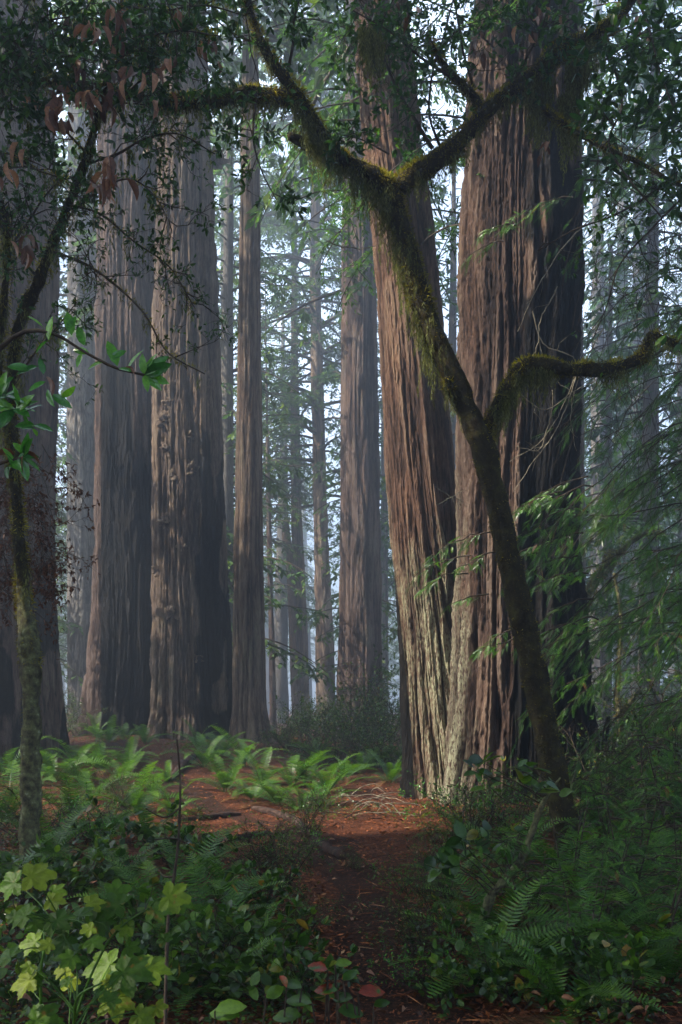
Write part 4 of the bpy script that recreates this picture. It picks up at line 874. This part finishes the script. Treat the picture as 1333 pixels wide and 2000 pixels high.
def ordinal(k): return ['first', 'second', 'third', 'fourth', 'fifth', 'sixth', 'seventh', 'eighth', 'ninth', 'tenth', 'eleventh', 'twelfth', 'thirteenth', 'fourteenth', 'fifteenth', 'sixteenth'][k]
def fern(pt, size, label, group, nf=14, dead=2, aim=None):
    size *= rng.uniform(.8, 1.15); nf += rng.randint(-2, 4); dead += rng.randint(0, 4); root = empty('sword_fern', pt, rng.rand() * 6.28); tag(root, label, 'fern', group)
    for k in range(nf):
        az = k * 2 * pi / nf * 1.0 + rng.normal(0, .38); inner = k % 3 == 0
        link('frond', FR[rng.choice([0, 7, 1]) if inner else rng.choice([1, 2, 3, 4, 5, 6])], root, (.03 * cos(az), .03 * sin(az), 0), (rng.normal(0, .16), rng.normal(0, .16), az), size * rng.uniform(.55, 1.15))
    for k in range(dead):
        az = rng.rand() * 6.28; link('dead_frond', FRD[k % 2], root, (.03 * cos(az), .03 * sin(az), 0), (0, 0, az), size * rng.uniform(.6, .9))
FERNS = [
    ('in the fern bank right of the slim redwood', [(400, 1500, .8), (440, 1548, .95), (478, 1500, .9), (512, 1535, .85), (545, 1575, .9), (585, 1585, .7), (600, 1535, .9), (640, 1550, .95), (672, 1525, .85), (706, 1510, .8), (545, 1450, .9), (495, 1565, .7), (625, 1575, .8), (570, 1540, .9), (430, 1480, .8)]),
    ('at the foot of the charred and burled redwoods', [(212, 1452, .75), (245, 1448, .7), (285, 1455, .8), (335, 1440, .6), (385, 1462, .8), (190, 1440, .8), (420, 1440, .7)]),
    ('in the fern bed right of the thin lichened trunk', [(105, 1530, 1.0), (150, 1500, 1.0), (180, 1565, .95), (232, 1545, .9), (262, 1590, .9), (300, 1560, .9), (140, 1610, .9), (210, 1640, .8), (330, 1530, .6), (290, 1650, .7), (200, 1510, .9), (250, 1500, .8), (160, 1535, .9), (340, 1600, .7)]),
    ('along the left edge beside the thin lichened trunk', [(12, 1520, 1.0), (35, 1470, 1.0), (60, 1560, .9), (15, 1610, .9), (95, 1690, .9), (15, 1740, .8)]),
    ('in the left foreground thicket beside the path', [(150, 1760, .75), (235, 1740, .75), (300, 1800, .75), (360, 1760, .8), (415, 1830, .75), (455, 1775, .75), (500, 1870, .65), (205, 1850, .6), (440, 1960, .5), (345, 1900, .6)]),
    ('in the right foreground thicket beside the path', [(880, 1745, .6), (960, 1830, .7), (1000, 1700, .8), (1045, 1790, .75), (1100, 1730, .8), (1140, 1840, .75), (1190, 1760, .8), (1250, 1700, .85), (1290, 1830, .75), (1060, 1910, .7), (1320, 1740, .8), (905, 1640, .6), (1180, 1915, .7), (1300, 1930, .7), (960, 1930, .6), (1110, 1990, .6)]),
    ('under the bushes left of the leaning redwood', [(735, 1500, .8), (762, 1530, .8), (780, 1500, .8), (620, 1490, .9)]),
    ('at the right of the thickest redwood', [(1180, 1560, .8), (1230, 1540, .8), (1290, 1580, .9), (1160, 1620, .8), (1330, 1640, .9)]),
]
for where, lst in FERNS:
    for k, (px, py, s) in enumerate(sorted(lst)):
        fern(G(px, py), s * 1.05, f'{ordinal(k)} sword fern from the left {where}', 'sword ferns ' + where, nf=15 if py > 1600 else 13)

# ------------------------------------------------------------------ shrubs
def shrub_meshes(seed, H, R, stems, T, leaf, mat, level=2, whorl=4, along=.5, kids=5, spread=.45, grav=.0, lo=0, hi=1, conifer=False, step=.08):
    rng = np.random.RandomState(seed); w, lv, lf = MB(), [], MB()
    for k in range(stems):
        az = rng.rand() * 6.28; d = (cos(az) * spread * R / H, sin(az) * spread * R / H, 1)
        if conifer:
            top = np.array([d[0] * H, d[1] * H, H]) * rng.uniform(.7, 1); tube(w, np.linspace([0, 0, 0], top, 6), np.linspace(.010, .003, 6), 5)
            for q in range(int(H * 16)):
                f = rng.uniform(.15, 1); conifer_bough(w, lf, rng, top * f, rng.rand() * 6.28, R * rng.uniform(.4, 1) * (1.15 - .7 * f), rise=.25, droop=.4, r0=.005, dens=1.0, sprayL=.11, start=.2)
        else: grow(rng, w, lv, (rng.normal(0, .05), rng.normal(0, .05), 0), d, H * rng.uniform(.65, 1.1), .010 * H ** .5, level, step=step, wander=.22, grav=grav, kids=kids, whorl=whorl, leaf_len=leaf, along=along, ratio=(.3, .55))
    put_leaves(lf, lv, rng, T, lo, hi)
    return [('stems', w.mesh('stems', M['twig'])), ('foliage', lf.mesh('foliage', mat, smooth=not conifer))]
SH = {
    'huckleberry': [shrub_meshes(300 + i, 1.5, 1.0, 9, LEAF, .062, M['broad'], 2, 3, .85, 7, .8) for i in range(3)],
    'salal': [shrub_meshes(310 + i, .45, .4, 10, LEAFW, .085, M['broad'], 1, 4, .7, 4, .9) for i in range(3)],
    'lowhuck': [shrub_meshes(320 + i, .65, .5, 10, LEAF, .032, M['broad_bright'] if i == 1 else M['broad'], 2, 3, .8, 5, .8) for i in range(3)],
    'seedling': [shrub_meshes(330 + i, .85, .55, 3, None, 0, M['conifer'], conifer=True) for i in range(3)],
}
CATN = {'huckleberry': ('evergreen_bush', 'bush', 'tall small leaved bush'), 'salal': ('salal_shrub', 'shrub', 'low shrub with broad glossy leaves'), 'lowhuck': ('low_shrub', 'shrub', 'low shrub with tiny leaves'), 'seedling': ('conifer_seedling', 'seedling', 'feathery conifer seedling')}
SHR = [
    ('huckleberry', 'in the thicket left of the leaning redwood', [(560, 1470, .7), (600, 1480, .9), (635, 1478, 1.0), (670, 1500, 1.0), (705, 1490, 1.1), (740, 1500, 1.1), (768, 1470, 1.6), (730, 1440, 1.3), (650, 1440, 1.1), (800, 1440, 1.4)]),
    ('huckleberry', 'in the thicket right of the thickest redwood', [(1170, 1500, 1.0), (1200, 1460, 1.2), (1235, 1490, 1.2), (1265, 1450, 1.4), (1290, 1520, 1.4), (1325, 1470, 1.6), (1330, 1560, 1.3), (1230, 1570, .9), (1180, 1590, .8), (1300, 1640, 1.0), (1380, 1600, 1.6)]),
    ('huckleberry', 'behind the trunks at far left', [(130, 1440, .9), (15, 1460, 1.0), (60, 1440, 1.0), (590, 1440, .8)]),
    ('salal', 'in the left foreground', [(30, 1830, 1.0), (90, 1900, .9), (170, 1930, .9), (260, 1890, 1.0), (340, 1960, .9), (430, 1900, 1.0), (480, 1960, 1.0), (540, 1990, .9), (250, 1990, .9), (390, 1720, .9), (330, 1690, .9), (200, 1690, 1.0), (110, 1770, 1.0), (560, 1880, .7), (20, 1990, .9), (520, 1790, .8), (600, 1960, .7)]),
    ('salal', 'in the right foreground', [(880, 1870, .7), (1010, 1975, .8), (1200, 1985, .8), (930, 1720, .6), (860, 1960, .6)]),
    ('lowhuck', 'scattered beside the path at left', [(600, 1640, .9), (575, 1690, .7), (560, 1740, .9), (520, 1700, .8), (630, 1590, .8), (240, 1590, 1.0), (160, 1650, 1.0), (60, 1650, 1.0), (420, 1690, .7), (370, 1640, .7), (610, 1820, .5)]),
    ('lowhuck', 'scattered beside the path at right', [(900, 1610, 1.1), (930, 1650, 1.1), (830, 1700, .5), (860, 1810, .7), (790, 1745, .5), (810, 1870, .6), (870, 1680, .8), (1000, 1640, 1.0), (970, 1590, 1.0), (1060, 1620, 1.0), (830, 1930, .5), (690, 1700, .35)]),
    ('seedling', 'in the right foreground', [(1040, 1850, .9), (1110, 1800, 1.1), (1170, 1850, 1.0), (1230, 1800, 1.2), (1290, 1880, 1.0), (1200, 1690, 1.2), (1330, 1800, 1.1), (980, 1760, .8), (840, 1760, .45), (1270, 1640, 1.4), (1130, 1640, 1.0), (1320, 1690, 1.4), (1140, 1930, .8)]),
]
for kind, where, lst in SHR:
    nm, cat, desc = CATN[kind]
    for k, (px, py, s) in enumerate(sorted(lst)):
        root = empty(nm, G(px, py), rng.rand() * 6.28); tag(root, f'{ordinal(k) if k < 16 else "seventeenth"} {desc} from the left {where}', cat, f'{desc} {where}'.replace(' shrub', ' shrubs').replace(' bush', ' bushes').replace(' seedling', ' seedlings'))
        for pn, me in SH[kind][k % 3]: link(pn, me, root, sc=s * rng.uniform(.9, 1.1))

# ------------------------------------------------------------------ fallen wood
rng = np.random.RandomState(31)
m_, nt, out = mat_new('fallen_wood')
c = ramp(nt, noise(nt, 10, (1, 1, 1), 5, .65), [(.3, (.010, .006, .005)), (.5, (.032, .017, .012)), (.62, (.07, .040, .030)), (.72, (.05, .05, .022))])
finish(nt, out, c, .9, noise(nt, 40), .8, .01, .2); M['log'] = m_
def log(name, pts, label, lift=.6, rough=.5, mat='log', cat='log'):
    w = [G(a, b) for a, b, r in pts]; rs = [r / FPX * q[1] for q, (a, b, r) in zip(w, pts)]
    w = [q + [0, 0, r * lift] for q, r in zip(w, rs)]
    p, r = catmull(w, rs, 40); mb = MB(); p = p + np.stack([.3 * r * (vnoise(np.arange(40) * .3, k * 7, 2) - .5) for k in range(3)], -1)
    tube(mb, p, r, 16, rough=rough, fr=9)
    o = mb.build(name, M[mat], loc=p[0]); tag(o, label, cat); return p, r, o
p, r, o = log('fallen_log', [(494, 1582, 6), (530, 1592, 7), (562, 1602, 8), (600, 1632, 8), (635, 1660, 9), (668, 1682, 10)], 'longest fallen log, lying diagonally down to the path')
log('fallen_log', [(352, 1607, 5), (400, 1602, 6), (440, 1598, 7), (468, 1595, 4)], 'straight pale pole lying level across the red litter, left of the diagonal log')
log('fallen_log', [(395, 1650, 3), (440, 1648, 5), (480, 1640, 7), (520, 1632, 5)], 'short dark log lying nearest below the straight pale pole')
log('fallen_log', [(178, 1628, 8), (210, 1612, 9), (245, 1600, 7)], 'dark log half buried among the ferns at left')
log('fallen_log', [(330, 1530, 7), (360, 1500, 8), (380, 1478, 7)], 'short log lying below the foot of the burled redwood')
log('surface_root', [(838, 1722, 10), (852, 1745, 14), (880, 1758, 9)], 'smooth brown root bulging from litter at the right side of the path', cat='root')
log('surface_root', [(925, 1800, 10), (960, 1805, 14), (1010, 1815, 12)], 'curved brown root under the right foreground plants', cat='root')
tw = empty('twig_pile', G(705, 1578)); tag(tw, 'heap of pale fallen twigs beside the foot of the leaning redwood', 'twig pile')
for k in range(30):
    b = G(rng.uniform(650, 775), rng.uniform(1560, 1608)); a = rng.uniform(0, 6.28); mb = MB()
    l = rng.uniform(.3, .9); s = np.linspace(-1, 1, 9)[:, None]; p = b + np.array([cos(a), sin(a) * .6, 0]) * l * s * .5 + np.array([0, 0, 1.0]) * (.16 * rng.rand() * (1 - s ** 2) + .02 + .05 * rng.rand()) + np.cumsum(rng.normal(0, .008, (9, 3)), 0)
    tube(mb, p, np.linspace(.008, .003, 9), 4); mb.build('twig', M['pale_twig' if k % 3 else 'log'], tw)
sn = MB(); p, r = catmull([P(1184, 1470, 17), P(1184, 1430, 17), P(1189, 1400, 17)], [.07, .06, .045], 10); tube(sn, p, r, 12, rough=.4, h=.2, char=.9, lich=0)
tag(sn.build('burnt_snag', M['redwood'], loc=p[0]), 'short black snag standing in the misty thicket at right', 'snag')
st = MB(); c_ = G(88, 1428); blob(st, c_ + [0, 0, .45], .34, 4.2, (.7, .7, 1.6), rough=.7, char=0, lich=0); tag(st.build('stump', M['redwood_pale'], loc=c_), 'tan rounded stump against the dark redwood at left', 'stump')

# crooked lichened sapling with broad leaves before the thickest redwood
def sapling(name, label, pts, mat, leafpts, leafmat, T, lrange, twl=.3, cat='sapling', n=3, parent_y=None, up=(0, -.6, 1)):
    rt_ = empty(name, G(pts[0][0], pts[0][1])); tag(rt_, label, cat); wd, lf = MB(), MB()
    mb = MB(); p, r = pxcurve(pts, 50); tube(mb, p, r, 8, rough=.3, fr=20); mb.build('stem', M[mat], rt_)
    Yp = pts[len(pts) // 2][2]
    for (a, b, k) in leafpts:
        q = P(a, b, Yp + rng.normal(0, .12)); j = np.argmin(np.linalg.norm(p - q, axis=1)); m_ = (p[j] + q) / 2 + rng.normal(0, .03, 3)
        pc, rc = catmull([p[j], m_, q], [.005, .004, .002], 8); tube(wd, pc, rc, 4, cap=False)
        d = np.stack([rng.normal(0, 1, k), rng.normal(0, .7, k), rng.normal(-.1, .5, k)], -1)
        scatter(lf, *T, q + rng.normal(0, .012, (k, 3)), d, np.array(up) + rng.normal(0, .4, (k, 3)), rng.uniform(*lrange, k), 0, rng.rand(k))
    wd.build('twigs', M['twig'], rt_); lf.build('foliage', M[leafmat], rt_); return rt_
sapling('crooked_sapling', 'crooked dark sapling with broad glossy leaves before the thickest redwood', [(930, 1815, 6.4, 9), (945, 1790, 6.4, 9), (962, 1748, 6.4, 9), (985, 1720, 6.4, 8), (1012, 1690, 6.4, 8), (1035, 1640, 6.4, 7), (1052, 1590, 6.4, 6), (1075, 1545, 6.4, 4), (1095, 1520, 6.4, 2)], 'lichen_bark',
        [(930, 1505, 4), (945, 1490, 4), (965, 1515, 4), (955, 1535, 3), (1010, 1500, 5), (1040, 1505, 5), (1020, 1530, 4), (1050, 1545, 4), (1070, 1520, 3), (1090, 1545, 3), (850, 1670, 6), (870, 1650, 6), (900, 1640, 5), (930, 1660, 5), (985, 1650, 5), (860, 1700, 5), (895, 1690, 5), (940, 1620, 4), (1000, 1620, 4)], 'broad', LEAFW, (.09, .15))
sapling('bare_sapling', 'thin dark bare stem rising in the left foreground', [(322, 2040, 4, 3.6), (325, 1900, 4, 3.4), (330, 1780, 4, 3.2), (345, 1680, 4, 3), (351, 1600, 4, 2.4), (352, 1520, 4, 1.9), (346, 1445, 4, 1.6)], 'twig', [(300, 1640, 3), (285, 1580, 2), (370, 1650, 3), (310, 1700, 3)], 'canopy', LEAF, (.03, .05))
# thimbleberry with large yellowing leaves close to the camera
rng = np.random.RandomState(41)
tb = empty('thimbleberry', (-.70, 2.1, .0)); tag(tb, 'yellow green lobed leaves of a thimbleberry, nearest plant at bottom left', 'shrub')
wd, lf = MB(), MB()
def tstem(pts):
    p, r = pxcurve(pts, 30); tube(wd, p, r * .62, 6, rough=.1); return p
T1 = tstem([(120, 2150, 2.1, 6), (150, 1980, 2.1, 5), (190, 1880, 2.1, 4), (215, 1835, 2.1, 4), (250, 1800, 2.1, 3.5), (290, 1775, 2.1, 3)]); T2 = tstem([(120, 2150, 2.1, 6), (145, 2000, 2.0, 5), (160, 1940, 1.95, 4), (200, 1920, 1.95, 3)])
T3_ = tstem([(120, 2150, 2.1, 6), (80, 1960, 2.1, 5), (90, 1850, 2.1, 4), (120, 1800, 2.1, 3)])
leaves_ = [(222, 1745, 75, 60), (232, 1768, 80, 150), (300, 1778, 80, 20), (330, 1752, 90, 5), (155, 1790, 75, 100), (50, 1790, 75, 160), (110, 1800, 70, 60), (70, 1840, 70, 190), (185, 1800, 75, 30), (130, 1835, 70, 250), (180, 1840, 60, -20), (240, 1900, 120, 10), (215, 1885, 110, 200), (225, 1950, 95, -80), (250, 1852, 52, 0), (60, 1712, 100, 30), (30, 1725, 80, 200), (60, 1915, 85, 210),
           (270, 1985, 70, -30), (70, 1995, 110, 20), (290, 1890, 90, -10), (100, 1760, 60, 20), (20, 1870, 70, 130), (175, 1765, 60, 40), (350, 1762, 60, -20), (140, 1870, 55, 240)]
leaves_ += [(rng.uniform(20, 350), rng.uniform(1730, 1990), rng.uniform(35, 62), rng.uniform(0, 360)) for _ in range(22)]
for a, b, l, an in leaves_:
    Y = 2.1 + rng.normal(0, .1) if a < 400 else 2.1; q = P(a, b, Y); an = radians(an)
    j = T1 if a > 180 and b < 1870 else (T2 if b > 1870 else T3_); jj = j[np.argmin(np.linalg.norm(j - q, axis=1))]
    pc, rc = catmull([jj, (jj + q) / 2 + [0, 0, .01], q], [.0018, .0014, .001], 8); tube(wd, pc, rc, 4, cap=False)
    scatter(lf, *LOBEDS[int(a + b) % 5], [q], [[cos(an), .35 * sin(an) + rng.normal(0, .25), .35 * sin(an) - .15]], [[rng.normal(0, .2), -.75 + rng.normal(0, .2), .7]], [l / FPX * Y * .70], 0, [rng.rand()])
wd.build('stems', M['fern'], tb); lf.build('foliage', M['yellow_leaf'], tb)
rl = empty('red_leaved_plant', (-.02, 2.35, -.02)); tag(rl, 'small plant with broad green and red leaves at the bottom edge', 'plant'); wd, lf, lr = MB(), MB(), MB()
for a, b, l, an, red in ((640, 1895, 60, 150, 1), (655, 1885, 50, 20, 0), (700, 1940, 80, 0, 1), (640, 1905, 55, 260, 0), (690, 1950, 60, 200, 0), (660, 1935, 70, 190, 1), (730, 1965, 50, 30, 0), (590, 1930, 60, 140, 0), (670, 1915, 50, 60, 0), (560, 1930, 50, 100, 2), (610, 1960, 80, 170, 0), (660, 1975, 80, -30, 0), (590, 1985, 90, 200, 0), (470, 1985, 95, 170, 0), (420, 1975, 90, 20, 0), (520, 1950, 60, 60, 0)):
    Y = 2.3; q = P(a, b, Y); an = radians(an); b0 = P(a + rng.uniform(-30, 30), 2250, 2.35)
    pc, rc = catmull([b0, (b0 * [.6, .6, .35] + q * [.4, .4, .65]), q], [.004, .003, .002], 10); tube(wd, pc, rc, 4)
    scatter(lr if red else lf, *(CURL if red == 2 else LEAFW), [q], [[cos(an), .3, .3 * sin(an)]], [[rng.normal(0, .2), -.5, .8]], [l / FPX * Y * .72], 0, [rng.rand()])
wd.build('stems', M['twig'], rl); lf.build('foliage', M['broad'], rl); lr.build('red_leaves', M['red_leaf'], rl)

# ------------------------------------------------------------------ litter and ground cover
rng = np.random.RandomState(51)
n = 85000; Y = 3.2 + 20 * rng.rand(n) ** 1.2; px = rng.uniform(-60, 1400, n); x = (px - CX) / FPX * Y
z = terrain(x, Y) + .012 + .012 * rng.rand(n); dp = np.abs(x - pathx(Y))
d = np.stack([rng.normal(0, 1, n), rng.normal(0, 1, n), rng.normal(0, .22, n)], -1)
s = .045 * rng.uniform(.4, 1.4, n) * (1 - .45 * (dp < .3)); mb = MB()
rn = np.clip(rng.beta(1.6, 2.4, n) * (.55 + .75 * vnoise(x * 1.1, Y * 1.1, 5)) - .06 * (dp < .3), 0, 1)
scatter(mb, *NEEDLE, np.stack([x, Y, z], -1), d, np.array([0, 0, 1.0]) + rng.normal(0, .35, (n, 3)), s, 0, rn, wsc=s * rng.uniform(.12, .5, n))
n = 3200; Y = 3.0 + 14 * rng.rand(n) ** 1.2; x = (rng.uniform(-60, 1400, n) - CX) / FPX * Y; s = rng.uniform(.07, .26, n)
scatter(mb, *NEEDLE, np.stack([x, Y, terrain(x, Y) + .022 + .01 * rng.rand(n)], -1), np.stack([rng.normal(0, 1, n), rng.normal(0, 1, n), rng.normal(0, .06, n)], -1), np.array([0, 0, 1.0]) + rng.normal(0, .3, (n, 3)), s, 0, np.clip(rng.beta(1.2, 1.6, n), 0, 1), wsc=rng.uniform(.006, .013, n))
tag(mb.build('leaf_litter', M['litter'], smooth=False), kind='stuff')
n = 60000; Y = 2.6 + 21 * rng.rand(n) ** 1.25; px = rng.uniform(-80, 1420, n); x = (px - CX) / FPX * Y; off = x - pathx(Y)
cov = vnoise(x * .9 + 3, Y * .7, 9) + .35 * vnoise(x * 3, Y * 3, 2)
bare = ((off < 0) & (off > -2.6) & (Y > 7.8) & (Y < 14.5)) | ((off > 0) & (off < 1.3) & (Y > 7.6) & (Y < 14))
keep = (np.abs(off) > .56) & (cov > np.where(bare, 1.02, np.where(off > 0, .62, .50))); x, Y = x[keep], Y[keep]; m = len(x)
h = rng.uniform(.02, .13, m); pos = np.stack([x, Y, terrain(x, Y) + h], -1)
s = rng.uniform(.018, .042, m); mb = MB()
scatter(mb, *LEAFW, pos, np.stack([rng.normal(0, 1, m), rng.normal(0, 1, m), rng.normal(.1, .35, m)], -1), np.array([0, 0, 1.0]) + rng.normal(0, .3, (m, 3)), s, 0, rng.rand(m))
tag(mb.build('ground_cover', M['broad']), kind='stuff')
# withered leaves and fallen sprigs lodged in the undergrowth
n = 900; Y = 2.8 + 9 * rng.rand(n) ** 1.3; x = (rng.uniform(-20, 1360, n) - CX) / FPX * Y; mb = MB()
scatter(mb, *CURL, np.stack([x, Y, terrain(x, Y) + rng.uniform(.02, .22, n) * (np.abs(x - pathx(Y)) > .5) + .02], -1), rng.normal(0, 1, (n, 3)) * [1, 1, .4], np.array([0, 0, 1.0]) + rng.normal(0, .5, (n, 3)), rng.uniform(.03, .09, n), 0, rng.rand(n))
tag(mb.build('fallen_leaves', M['brown_leaf']), kind='stuff')
# ------------------------------------------------------------------ haze
m_, nt, out = mat_new('haze')
pv = nt.nodes.new('ShaderNodeVolumePrincipled'); pv.inputs['Color'].default_value = (.74, .86, 1.0, 1); pv.inputs['Density'].default_value = HAZE_DENSITY
pv.inputs['Anisotropy'].default_value = 0.62
nt.links.new(pv.outputs[0], out.inputs['Volume'])
bx0, bx1, by0, by1, bz0, bz1 = -190, 190, -70, 250, -1.6, 54
V = [(x, y, z) for z in (bz0, bz1) for y in (by0, by1) for x in (bx0, bx1)]
mb = MB(); mb.add(V, np.array([[0, 2, 3, 1], [4, 5, 7, 6], [0, 1, 5, 4], [2, 6, 7, 3], [0, 4, 6, 2], [1, 3, 7, 5]]))
tag(mb.build('haze', m_, smooth=False), kind='stuff')
